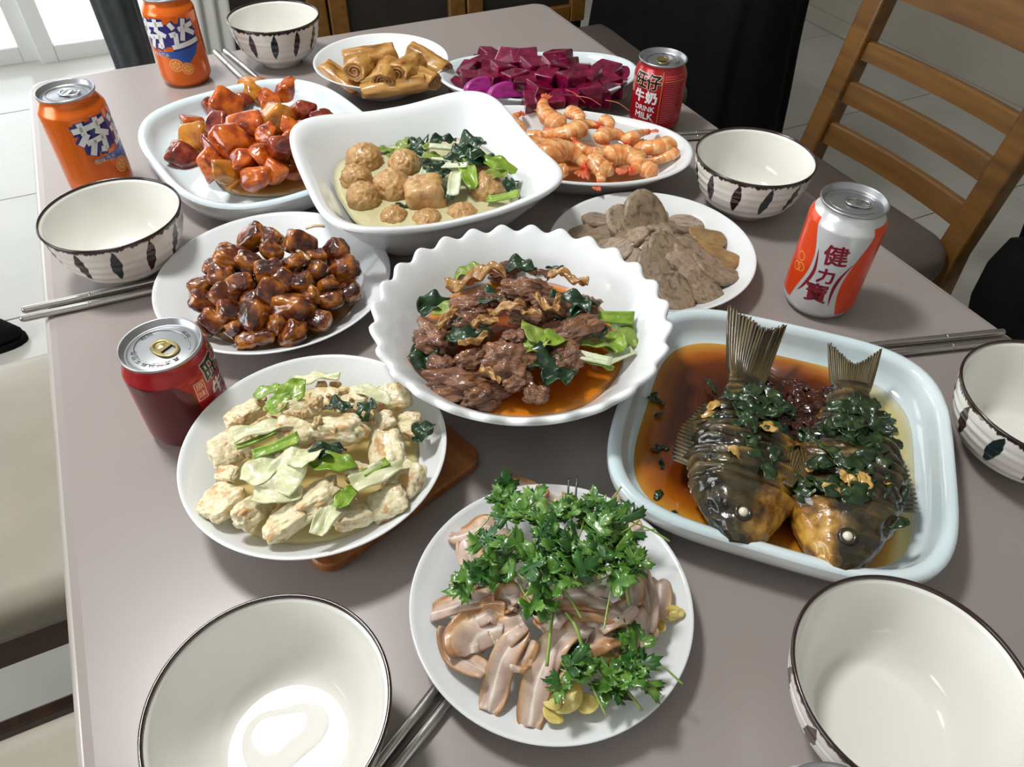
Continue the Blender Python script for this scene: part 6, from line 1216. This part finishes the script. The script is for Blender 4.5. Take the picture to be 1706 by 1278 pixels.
def fish(label, loc, rz, L, roll, mirror, seed, tail_lift, tail_len, tail_spread, pitch=0.0):
    """nose at x = 0, tail root at x = L; +y back, -y belly, lying on its side"""
    t = thing('braised_fish', label, 'fish', loc, rz, 'braised whole fish'); t.rotation_euler = (0, pitch, rz)
    t.scale = (1, -1 if mirror else 1, 1)
    HP = [(0.0, 0.0075), (0.03, 0.0145), (0.08, 0.0215), (0.16, 0.0290), (0.28, 0.0375), (0.42, 0.0405), (0.56, 0.0375), (0.70, 0.0290), (0.84, 0.0190), (0.94, 0.0145), (1.0, 0.0140)]
    def hh(u):
        for (a, p), (c, q) in zip(HP, HP[1:]):
            if a <= u <= c:
                k = (u - a) / (c - a); k = k * k * (3 - 2 * k) * 0.5 + k * 0.5
                return p + (q - p) * k
        return HP[-1][1]
    NU, NV = 220, 84; rings = []; UR = []
    for i in range(NU + 1):
        u = i / NU; h = hh(u); th = h * (0.66 - 0.28 * max(0, u - 0.5) / 0.5) ; rg = []
        for j in range(NV):
            a = 2 * PI * j / NV; ca, sa = math.cos(a), math.sin(a); rdg = 0.0
            y = h * math.copysign(abs(ca) ** 0.92, ca); z = th * math.copysign(abs(sa) ** 0.86, sa)
            k = 1.0; x = u * L
            # scored, wrinkled skin over the flank
            if 0.27 < u < 0.97:
                e = min(1, (u - 0.27) / 0.05) * min(1, (0.97 - u) / 0.05)
                ph = u * 110 + 7.0 * nz(y * 24, z * 24, u * 6 + seed) + ca * 1.6
                rdg = e * (0.6 + 0.5 * nz(u * 7, ca * 2, seed)) * (0.045 * math.sin(ph)) - e * 0.060 * max(0, math.sin(u * 30 + ca * 0.9 + seed + 2.2 * nz(u * 3, ca * 2, seed + 4))) ** 10 * (0.5 + 0.5 * math.sin(ca * 3 + u * 9 + seed))
                k += rdg
            # gill cover edge and eye ridge
            k += 0.05 * math.exp(-((u - 0.235 - 0.02 * ca * ca) / 0.012) ** 2) - 0.07 * math.exp(-((u - 0.262 - 0.02 * ca * ca) / 0.010) ** 2)
            k -= 0.16 * math.exp(-((u - 0.035) / 0.022) ** 2) * math.exp(-((ca + 0.55) / 0.22) ** 2) * (1 if abs(sa) > 0.1 else 0.6)     # mouth
            fz = mnoise.fractal(Vector((u * 9, ca * 1.6, sa * 1.6 + seed)), 1, 2, 5)
            k += 0.11 * fz; UR.append((0.5 + 6 * rdg + 0.25 * fz, u))
            rg.append((x, y * k, z * k))
        rings.append(rg)
    V, F, U = loft(rings, True, True, True)
    body = obj('body', mesh('fish_body', V, F, MT['fish'], UR), t)
    # tail fan with separate rays
    def tailf(u, v):
        e = (v - 0.5) * 2
        ln = tail_len * (0.62 + 0.38 * abs(e) ** 1.3) * (1 + 0.07 * nz(v * 23, seed, 1) + 0.05 * nz(v * 61, seed, 3))
        sp = 0.013 + (tail_spread - 0.013) * u ** 0.9
        return Vector((L - 0.004 + ln * u, e * sp, tail_lift * u ** 1.4 + 0.0011 * math.sin(v * 2 * PI * 21) * (0.3 + u) + 0.004 * math.sin(e * 3 + seed) * u))
    V, F, U = sheet(tailf, 24, 168, lambda u, v: 0.0045 * (1 - u) + 0.0006)
    tl = obj('tail_fin', mesh('tail_fin', V, F, MT['fin'], U), t)
    # back fin, belly fin and pectoral fin
    def dors(u, v):
        x = L * (0.34 + 0.42 * u); y0 = hh(0.34 + 0.42 * u) * 0.94
        return Vector((x + 0.008 * v, y0 + v * (0.013 * (1 - 0.6 * u) + 0.0012 * math.sin(u * 2 * PI * 18)), -0.004 - 0.010 * v + 0.0006 * math.sin(u * 2 * PI * 18)))
    V, F, U = sheet(dors, 110, 8, 0.0008); obj('dorsal_fin', mesh('dorsal_fin', V, F, MT['fin'], U), t)
    def belf(u, v):
        e = v - 0.5
        return Vector((L * 0.50 + u * 0.036, -hh(0.5) * 0.90 - u * 0.012 + e * (0.010 + 0.024 * u), 0.002 + 0.002 * u - 0.008 * u * u + 0.0007 * math.sin(v * 2 * PI * 10) * (0.3 + u)))
    V, F, U = sheet(belf, 12, 80, 0.0009); obj('belly_fin', mesh('belly_fin', V, F, MT['fin'], U), t)
    def pecf(u, v):
        e = v - 0.5
        return Vector((L * 0.285 + u * 0.036, -hh(0.28) * 0.62 - u * 0.010 + e * (0.006 + 0.020 * u), hh(0.3) * 0.60 - 0.002 * u + 0.0006 * math.sin(v * 2 * PI * 9) * (0.3 + u)))
    V, F, U = sheet(pecf, 12, 72, 0.0009); obj('pectoral_fin', mesh('pectoral_fin', V, F, MT['fin'], U), t)
    # eye: dark socket ring with a cooked white ball, and lips
    ex, ey = L * 0.105, hh(0.105) * 0.22; ez = hh(0.105) * 0.66
    V, F, U = lathe([(0.0030, 0.0), (0.0044, 0.0012), (0.0052, 0.0004), (0.0060, -0.002)], 28); sk = obj('eye_socket', mesh('eye_socket', V, F, MT['eye_ring']), t, (ex, ey, ez - 0.0002), (-0.15, -0.25, 0), 1.15)
    V, F, U = lathe([(0.0001, 0.0022), (0.0014, 0.0020), (0.0026, 0.0010), (0.0031, -0.0006)], 24); obj('eyeball', mesh('eyeball', V, F, MT['eye_white']), sk)
    pts = [(L * 0.012 + 0.0065 * math.cos(a) * 0.5 - 0.001, -0.0030 + 0.0052 * math.cos(a), 0.0058 * math.sin(a)) for a in [2 * PI * j / 24 for j in range(25)]]
    def jaw(u, v):
        e = v - 0.5
        return Vector((0.004 + u * L * 0.17, -0.009 - 0.016 * u - 0.004 * math.sin(u * PI) + e * 0.004, e * 0.020 * (0.5 + u)))
    t.rotation_euler = (Euler((0, pitch, rz)).to_matrix() @ Matrix.Rotation(roll, 3, 'X')).to_euler()
    return t
def fdir(a, b_): return math.atan2(b_[1] - a[1], b_[0] - a[0]), math.hypot(b_[0] - a[0], b_[1] - a[1])
A = DATA['fishpts']['a']; B = DATA['fishpts']['b']
ra, la = fdir(A[0], A[2]); rb_, lb_ = fdir(B[0], B[2])
fish('braised whole fish with the tall forked tail, left of the two', (A[0][0], A[0][1], Z0 + 0.0335), ra, la, R(14), False, 1.3, 0.020, 0.066, 0.027, R(-3))
fish('braised whole fish with a short dark ragged tail, nearer the right rim', (B[0][0], B[0][1], Z0 + 0.0325), rb_, lb_, R(-12), True, 4.1, 0.008, 0.040, 0.021, R(-2))
# the sauce in the platter
m, b = newmat('dark_soy_sauce'); v = coords('Object', False); ox, oy, oz = xyz(v); u_ = xyz(coords('UV', False))[1]
n1 = ntex(v, 16, 4)
thin = step(ox * 1.0 + oy * 0.25 + (n1 - 0.5) * 0.05, 0.045, 0.100)
dep = u_ * 1.4 + (n1 - 0.5) * 0.22 - thin * 0.34 + 0.04
setin(b, 'Base Color', ramp(dep, [(0.0, S(222, 208, 140)), (0.12, S(204, 154, 52)), (0.28, S(168, 92, 14)), (0.45, S(104, 44, 8)), (0.8, S(58, 24, 8))]))
setin(b, 'Alpha', step(dep, -0.36, 0.06) * 0.97); setin(b, 'Roughness', 0.05); setin(b, 'Coat Weight', 0.3); MT['soy'] = m
liquid('soy_sauce', 'dark soy sauce pooled round the two braised fish', 0.2136, 0.3950, 0.0135, R(-18.3), cel(0.1276, 0.1250, 3.6), 0.875, MT['soy'], rings=20)
# dark cooked scallion heaped between and over the fish
MT['herb'] = mat('cooked_dark_herb', [(0.3, S(14, 30, 12)), (0.55, S(34, 58, 26)), (0.75, S(72, 88, 42))], scale=1.6, rough=0.3, coat=0.3)
MT['onion'] = mat('caramelised_onion', [(0.3, S(36, 12, 8)), (0.6, S(70, 26, 14)), (0.8, S(120, 66, 30))], scale=1.6, rough=0.16, coat=0.6)
MT['ginger'] = mat('ginger_sliver', [(0.3, S(170, 128, 60)), (0.7, S(206, 170, 100))], scale=1.6, rough=0.2, coat=0.5)
def flake_mesh(seed, m):
    r = random.Random(seed)
    def f(u, v):
        x = (u - 0.5) * 2; e = (v - 0.5) * 2
        return Vector((x, e * 0.55 * (1 - 0.55 * x * x) + 0.25 * nz(x * 2, seed), 0.30 * nz(x * 1.6, e, seed) + 0.12 * math.sin(x * 3 + seed)))
    V, F, U = sheet(f, 12, 6, 0.04); return mesh('herb_flake', V, F, m)
HF = {'h': [flake_mesh(i, MT['herb']) for i in range(4)], 'o': [flake_mesh(20 + i, MT['onion']) for i in range(4)], 'g': [flake_mesh(40 + i, MT['ginger']) for i in range(2)]}
HL = {'h': ('herb_flake', 'dark green cooked scallion flake lying on the braised fish', 'scallion', 'scallion flakes on the fish'), 'o': ('onion_piece', 'caramelised onion piece heaped between the two fish', 'onion', 'caramelised onion by the fish'), 'g': ('ginger_sliver', 'pale ginger sliver lying on the braised fish', 'ginger', 'ginger slivers on the fish')}
def flakes(k, P0, P1, spread, zc, zs, n, s0, s1):
    d = Vector((P1[0] - P0[0], P1[1] - P0[1])); nrm = Vector((-d.y, d.x)).normalized()
    for i in range(n):
        u = rnd.random(); e = rnd.gauss(0, 0.5); e = max(-1, min(1, e))
        p = Vector((P0[0], P0[1])) + d * u + nrm * e * spread
        z = zc - zs * e * e + rnd.uniform(-0.001, 0.001); nm, lb, ct, gp = HL[k]
        o = obj(nm, HF[k][i % len(HF[k])], None, (p.x, p.y, Z0 + z), (rnd.uniform(-0.35, 0.35) + 0.5 * e * (zs > 0.004), rnd.uniform(-0.35, 0.35), rnd.uniform(0, 6.28)), rnd.uniform(s0, s1)); tag(o, lb, ct, gp)
def mid(a, b_, u): return (a[0] + (b_[0] - a[0]) * u, a[1] + (b_[1] - a[1]) * u)
flakes('h', mid(A[0], A[2], 0.25), mid(A[0], A[2], 0.85), 0.030, 0.064, 0.015, 34, 0.007, 0.012)
flakes('h', mid(B[0], B[2], 0.22), mid(B[0], B[2], 0.75), 0.034, 0.063, 0.015, 60, 0.007, 0.013)
flakes('g', mid(A[0], A[2], 0.3), mid(A[0], A[2], 0.7), 0.030, 0.066, 0.015, 7, 0.004, 0.008)
flakes('g', mid(B[0], B[2], 0.2), mid(B[0], B[2], 0.7), 0.030, 0.065, 0.015, 7, 0.004, 0.008)
C0 = ((A[1][0] + B[1][0]) / 2 + 0.004, (A[1][1] + B[1][1]) / 2 - 0.02); C1 = ((A[2][0] + B[2][0]) / 2, (A[2][1] + B[2][1]) / 2)
flakes('o', mid(C0, C1, 0.25), C1, 0.026, 0.040, 0.006, 60, 0.005, 0.009)
flakes('o', C0, mid(C0, C1, 0.4), 0.012, 0.032, 0.004, 16, 0.004, 0.007)
flakes('h', C0, mid(C0, C1, 0.3), 0.010, 0.040, 0.004, 14, 0.005, 0.009)
flakes('h', (0.110, 0.315), (0.125, 0.45), 0.014, 0.0165, 0.0, 9, 0.004, 0.006)
flakes('h', (0.300, 0.375), (0.310, 0.42), 0.012, 0.0165, 0.0, 5, 0.004, 0.007)

# ------------------------------------------------------------------ pig ear salad
m, b = newmat('sliced_pig_ear'); uu, vv, _ = xyz(coords('UV', False)); vr = coords('Object', True)
nn = ntex(vr, 60, 4)
oi = X.nt.nodes.new('ShaderNodeObjectInfo')
vw = vv + (nn - 0.5) * 0.12 + (X(oi.outputs['Random']) - 0.5) * 0.5
mot = ramp(ntex(vr, 130, 5), [(0.3, S(228, 220, 214)), (0.5, S(246, 243, 240)), (0.7, S(255, 253, 250))])
setin(b, 'Base Color', mulc(mot, ramp(vw, [(0.0, S(188, 142, 100)), (0.08, S(214, 182, 152)), (0.22, S(206, 180, 168)), (0.42, S(216, 196, 186)), (0.47, S(242, 234, 224)), (0.51, S(242, 234, 224)), (0.56, S(208, 186, 178)), (0.80, S(214, 190, 172)), (0.94, S(212, 180, 144)), (1.0, S(186, 138, 94))])))
setin(b, 'Roughness', 0.36); setin(b, 'Coat Weight', 0.22); setin(b, 'Subsurface Weight', 0.12); setin(b, 'Subsurface Scale', 0.003); bump(b, ntex(vr, 220, 3), 0.3, 0.0006); MT['ear'] = m
EL = {9: 'long curved pig ear slice with a white line at the front centre', 8: 'amber-edged pig ear slice reaching the front left of the plate', 6: 'broad curled pig ear slice at the left of the plate', 5: 'pig ear slice sticking out to the left rim', 12: 'upright pig ear slice at the right beside the garlic', 11: 'broad pale pig ear slice right of centre'}
for i, (pts, w) in enumerate(DATA['ear']):
    c = Vector(pts[0]); P = spline([tuple(Vector(p) - c) for p in pts], 20)
    tw = rnd.uniform(-0.6, 0.6); ww = max(w * 1.2, 0.017)
    def f(u, v, P=P, ww=ww, tw=tw, i=i):
        k = u * 19; a = int(min(k, 18)); q = k - a
        p = Vector(P[a]).lerp(Vector(P[a + 1]), q); d = (Vector(P[a + 1]) - Vector(P[a])); d.z = 0; d.normalize(); s = Vector((-d.y, d.x, 0))
        e = v - 0.5; taper = 1 - 0.35 * abs(2 * u - 1) ** 3
        tt = tw * (0.6 + 0.6 * math.sin(u * 2.4 + i))
        return p + s * e * ww * taper * math.cos(tt) + Vector((0, 0, e * ww * math.sin(tt) + 0.0022 * math.sin(u * 8 + i) + 0.0014 * math.sin(v * 9 + u * 6 + i) + 0.0015 * nz(u * 4, v * 3, i)))
    V, F, U = sheet(f, 30, 14, 0.0018)
    o = obj('pig_ear_slice', mesh('pig_ear_slice', V, F, MT['ear'], U), None, (c.x, c.y, Z0 + c.z))
    if i in EL: tag(o, EL[i], 'pig ear', 'pig ear slices, prominent')
    else: tag(o, 'pinkish pig ear slice with a white cartilage line on the round plate', 'pig ear', 'pig ear slices')
# coriander sprigs
MT['cor'] = mat('coriander_leaf', [(0.3, S(42, 84, 22)), (0.5, S(76, 122, 40)), (0.75, S(124, 160, 72))], scale=1.3, detail=4, rough=0.32, coat=0.25, bmp=(5, 0.3, 0.0005))
MT['cor_d'] = mat('dark_coriander_leaf', [(0.3, S(26, 64, 20)), (0.6, S(48, 98, 36)), (0.8, S(80, 130, 56))], scale=1.3, detail=4, rough=0.32, coat=0.25)
MT['cor_stem'] = mat('coriander_stem', [(0.3, S(112, 146, 58)), (0.7, S(160, 186, 96))], scale=40, rough=0.3, coat=0.3)
def cor_leaf(seed, m):
    """three-lobed toothed leaflet, about 1 unit long from its stalk"""
    r = random.Random(seed); out = [(0.0, 0.0)]
    for lobe, (a0, ln) in enumerate(((-62, 0.78), (0, 1.0), (62, 0.78))):
        for k, (da, q) in enumerate(((-30, 0.50), (-24, 0.80), (-15, 0.72), (-9, 1.0), (0, 0.86), (8, 1.02), (15, 0.72), (24, 0.80), (30, 0.50))):
            a = R(a0 + da + r.uniform(-2, 2)); L_ = ln * q * r.uniform(0.92, 1.08)
            out.append((L_ * math.cos(a), L_ * math.sin(a)))
    V = []; F = []
    def zf(x, y): return 0.18 * nz(x * 2.2, y * 2.2, seed) + 0.20 * (y * y) - 0.28 * x * x * r_c
    r_c = r.uniform(-0.4, 1.2)
    cen = (0.30, 0.0)
    ring = out
    for th in (0.012, -0.012):
        V.append((cen[0], cen[1], zf(*cen) + th))
        for s in (0.55, 1.0):
            for (x, y) in ring:
                q = (cen[0] + (x - cen[0]) * s, cen[1] + (y - cen[1]) * s); V.append((q[0], q[1], zf(*q) + th))
    n = len(ring); o2 = 1 + 2 * n
    for j in range(n):
        k = (j + 1) % n
        F += [(0, 1 + j, 1 + k), (1 + j, 1 + n + j, 1 + n + k, 1 + k), (o2, o2 + 1 + k, o2 + 1 + j), (o2 + 1 + j, o2 + 1 + k, o2 + 1 + n + k, o2 + 1 + n + j), (1 + n + j, o2 + 1 + n + j, o2 + 1 + n + k, 1 + n + k)]
    return mesh('coriander_leaflet', V, F, m)
CL = [cor_leaf(i, MT['cor'] if i % 3 else MT['cor_d']) for i in range(9)]
STM = []
for k in range(5):
    V, F, U = tube(spline([(-1, 0, -0.05), (-0.5, 0.06 * (k - 2), 0.05), (0, 0, 0.09), (0.5, -0.05 * (k - 2), 0.06)], 14), [0.045 - 0.0018 * i for i in range(14)], 6)
    STM.append(mesh('coriander_stem', V, F, MT['cor_stem']))
for i, (x, y, z) in enumerate(DATA['cilantro']):
    low = y < 0.215
    t = thing('coriander_sprig', 'green coriander sprig in the ' + ('small tuft at the front right of the ear plate' if low else 'heap on top of the sliced pig ear'), 'coriander', (x, y, Z0 + z + 0.002), rnd.uniform(0, 6.28), 'coriander in the small front tuft' if low else 'coriander heaped on the pig ear')
    s = rnd.uniform(0.019, 0.030)
    obj('stem', STM[i % 5], t, (0, 0, 0), (rnd.uniform(-0.3, 0.3), rnd.uniform(-0.25, 0.15), 0), (s, s * 0.6, s * 0.6))
    for k in range(rnd.randint(3, 5)):
        a = rnd.uniform(-1.5, 1.5); q = rnd.uniform(-0.1, 0.55)
        obj('leaf', CL[rnd.randrange(9)], t, (q * s, 0.2 * q * s * math.sin(a), 0.003 + rnd.uniform(-0.001, 0.004)), (rnd.uniform(-0.6, 0.6), rnd.uniform(-0.7, 0.25), a), rnd.uniform(0.0105, 0.0165))
for k, (x0, y0, x1, y1, z) in enumerate(((-0.012, 0.298, 0.012, 0.292, 0.050), (0.028, 0.222, 0.024, 0.190, 0.050), (0.036, 0.222, 0.046, 0.200, 0.050), (0.062, 0.290, 0.085, 0.268, 0.050), (0.058, 0.190, 0.080, 0.172, 0.034), (0.064, 0.188, 0.094, 0.196, 0.034), (0.028, 0.242, 0.056, 0.246, 0.058), (0.045, 0.300, 0.047, 0.322, 0.050), (0.040, 0.300, 0.041, 0.320, 0.050), (-0.005, 0.272, 0.012, 0.256, 0.056), (0.070, 0.262, 0.076, 0.230, 0.050))):
    dark_ = k in (7, 8)
    V, F, U = tube(spline([(x0, y0, z), ((x0 + x1) / 2, (y0 + y1) / 2 + 0.001, z + 0.004), (x1, y1, z - 0.004 if not dark_ else z + 0.006)], 10), 0.0011 if not dark_ else 0.0007, 6)
    o = obj('coriander_stalk', mesh('coriander_stalk', V, F, MT['cor_stem'] if not dark_ else MT['herb']), None, (0, 0, Z0)); tag(o, 'bare pale coriander stalk lying across the pig ear' if not dark_ else 'thin dark stalk poking up behind the coriander', 'stalk', 'bare coriander stalks' if not dark_ else 'dark stalks behind the coriander')
# garlic slices
MT['garlic'] = mat('yellow_garlic', [(0.3, S(206, 182, 84)), (0.6, S(228, 210, 130)), (0.8, S(238, 228, 170))], scale=1.4, detail=4, rough=0.25, coat=0.4, sss=0.15, bmp=(4, 0.3, 0.0006))
GA = [slice_mesh(500 + i * 3, MT['garlic']) for i in range(3)] + [blob('garlic_lump', MT['garlic'], (1, 0.8, 0.6), 2.4, 0.3, 2, 510, 4, fine=0.05)]
for i, (x, y, z, w, h) in enumerate(DATA['garlic']):
    s = 0.5 * max(w, h)
    o = obj('garlic_piece', GA[3] if i == 3 else GA[i % 3], None, (x, y, Z0 + z), (rnd.uniform(-0.4, 0.4), rnd.uniform(-0.4, 0.4), rnd.uniform(0, 6)), (s, s * 0.7, s * 0.8))
    tag(o, 'crumbly yellow garlic lump at the right rim of the ear plate' if i == 3 else 'pale yellow garlic slice lying with the pig ear', 'garlic', 'garlic lump' if i == 3 else 'garlic slices')
# ------------------------------------------------------------------ tell alike things apart by their place in the heap
ORD = ['first', 'second', 'third', 'fourth', 'fifth', 'sixth', 'seventh', 'eighth', 'ninth', 'tenth', 'eleventh', 'twelfth']
NUM = ['', 'one', 'two', 'three', 'four', 'five', 'six', 'seven', 'eight', 'nine', 'ten', 'eleven', 'twelve']
def tell_apart(groups, short, heap, cx, cy, rx, ry):
    """groups: group names; short: few-word name; each gets side of the heap and its rank from the left within that side"""
    for g in groups:
        byl = {}
        for o in list(scene.objects):
            if o.parent is None and o.get('group') == g: byl.setdefault(o['label'], []).append(o)
        for lb, L_ in byl.items():
            if len(L_) < 2: continue
            nm = short if isinstance(short, str) else short.get(lb, lb)
            cells = {}
            for o in L_:
                dx, dy = (o.location.x - cx) / rx, (o.location.y - cy) / ry
                if dx * dx + dy * dy < 0.14: w = 'middle'
                else:
                    a = math.degrees(math.atan2(dy, dx)) % 360
                    w = ['right', 'back right', 'back', 'back left', 'left', 'front left', 'front', 'front right'][int(((a + 22.5) % 360) // 45)]
                cells.setdefault(w, []).append(o)
            for w, M_ in cells.items():
                M_.sort(key=lambda o: o.location.x / max(0.1, o.location.y)); n = len(M_)
                for k, o in enumerate(M_):
                    s = '%s at the %s of %s' % (nm, w, heap)
                    if n > 1:
                        s += ', ' + ('leftmost of ' + NUM[n] if k == 0 else 'rightmost of ' + NUM[n] if k == n - 1 else ORD[min(k, 11)] + ' from left') if n <= 12 else ''
                    o['label'] = s
tell_apart(['braised pork cubes'], 'braised pork cube', 'the pork heap', -0.222, 0.57, 0.09, 0.085)
tell_apart(['orange sweet potato chunks'], 'orange sweet potato chunk', 'its heap', -0.275, 0.82, 0.09, 0.09)
tell_apart(['amber sweet potato chunks'], 'amber sweet potato chunk', 'its heap', -0.275, 0.82, 0.09, 0.09)
tell_apart(['reddish glazed pieces in the sweet potato dish'], 'reddish glazed sweet potato piece', 'its heap', -0.275, 0.82, 0.09, 0.09)
tell_apart(['dragon fruit cubes'], 'purple dragon fruit cube', 'its heap', 0.03, 1.02, 0.11, 0.055)
tell_apart(['fried tofu pieces'], 'pale fried tofu piece', 'the deep plate', -0.145, 0.352, 0.075, 0.07)
tell_apart(['stewed beef chunks'], 'stewed beef chunk', 'the rippled bowl', 0.005, 0.48, 0.08, 0.07)
tell_apart(['pig ear slices'], 'pig ear slice', 'the ear plate', 0.03, 0.25, 0.08, 0.07)
tell_apart(['coriander heaped on the pig ear'], 'coriander sprig', 'the green heap', 0.033, 0.272, 0.05, 0.04)
tell_apart(['coriander in the small front tuft'], 'coriander sprig', 'the small front tuft', 0.065, 0.185, 0.03, 0.02)
tell_apart(['outer ring of meat slices'], 'outer grey meat slice', 'the flower', cx_, cy_, 0.09, 0.09)
tell_apart(['inner ring of meat slices', 'tan meat slices'], {'tan-coloured slice of meat at the right side of the flower': 'tan meat slice', 'grey-brown slice of cooked meat in the inner ring of the flower': 'inner grey meat slice'}, 'the flower', cx_, cy_, 0.09, 0.09)
tell_apart(['amber tendon strips'], 'amber tendon strip', 'the rippled bowl', 0.005, 0.48, 0.08, 0.07)
tell_apart(['garlic slices'], 'yellow garlic slice', 'the ear plate', 0.03, 0.25, 0.08, 0.07)
tell_apart(['bare coriander stalks'], 'bare coriander stalk', 'the ear plate', 0.03, 0.25, 0.08, 0.07)
tell_apart(['dark stalks behind the coriander'], 'thin dark stalk', 'the ear plate', 0.03, 0.25, 0.08, 0.07)
tell_apart(['shrimp feelers'], 'red shrimp feeler', 'the shrimp platter', 0.075, 0.85, 0.12, 0.08)
tell_apart(['onion slivers on the pork'], 'pale onion sliver', 'the pork heap', -0.222, 0.563, 0.08, 0.08)
tell_apart(['ginger slivers on the fish'], 'pale ginger sliver', 'the fish platter', 0.215, 0.37, 0.1, 0.1)
tell_apart(['scallion flakes on the fish'], 'dark scallion flake', 'the fish platter', 0.215, 0.37, 0.1, 0.1)
tell_apart(['caramelised onion by the fish'], 'caramelised onion piece', 'the onion heap', 0.232, 0.42, 0.03, 0.03)
tell_apart(['mince crumbs on the tofu'], 'mince crumb', 'the tofu plate', -0.145, 0.352, 0.075, 0.07)
for k, nm in GN.items():
    tell_apart([nm[1] + 's in the square bowl'], nm[1], 'the square bowl', -0.06, 0.74, 0.09, 0.07)
    tell_apart([nm[1] + 's in the rippled bowl'], nm[1], 'the rippled bowl', 0.005, 0.48, 0.08, 0.07)
    tell_apart([nm[1] + 's in the tofu dish'], nm[1], 'the tofu plate', -0.145, 0.352, 0.075, 0.07)
for o in list(scene.objects):                                   # the two sticks of each pair
    if o.name.startswith('chopstick') and o.get('category') == 'chopstick':
        mate = [q for q in scene.objects if q is not o and q.get('group') == o['group']][0]
        if 'of the pair' in o['label'] and 'of the pair' in mate['label']:
            a, c = (o, mate) if o.location.y > mate.location.y else (mate, o)
            a['label'] = a['label'].replace('steel chopstick of the pair', 'farther steel chopstick'); c['label'] = c['label'].replace('steel chopstick of the pair', 'nearer steel chopstick')
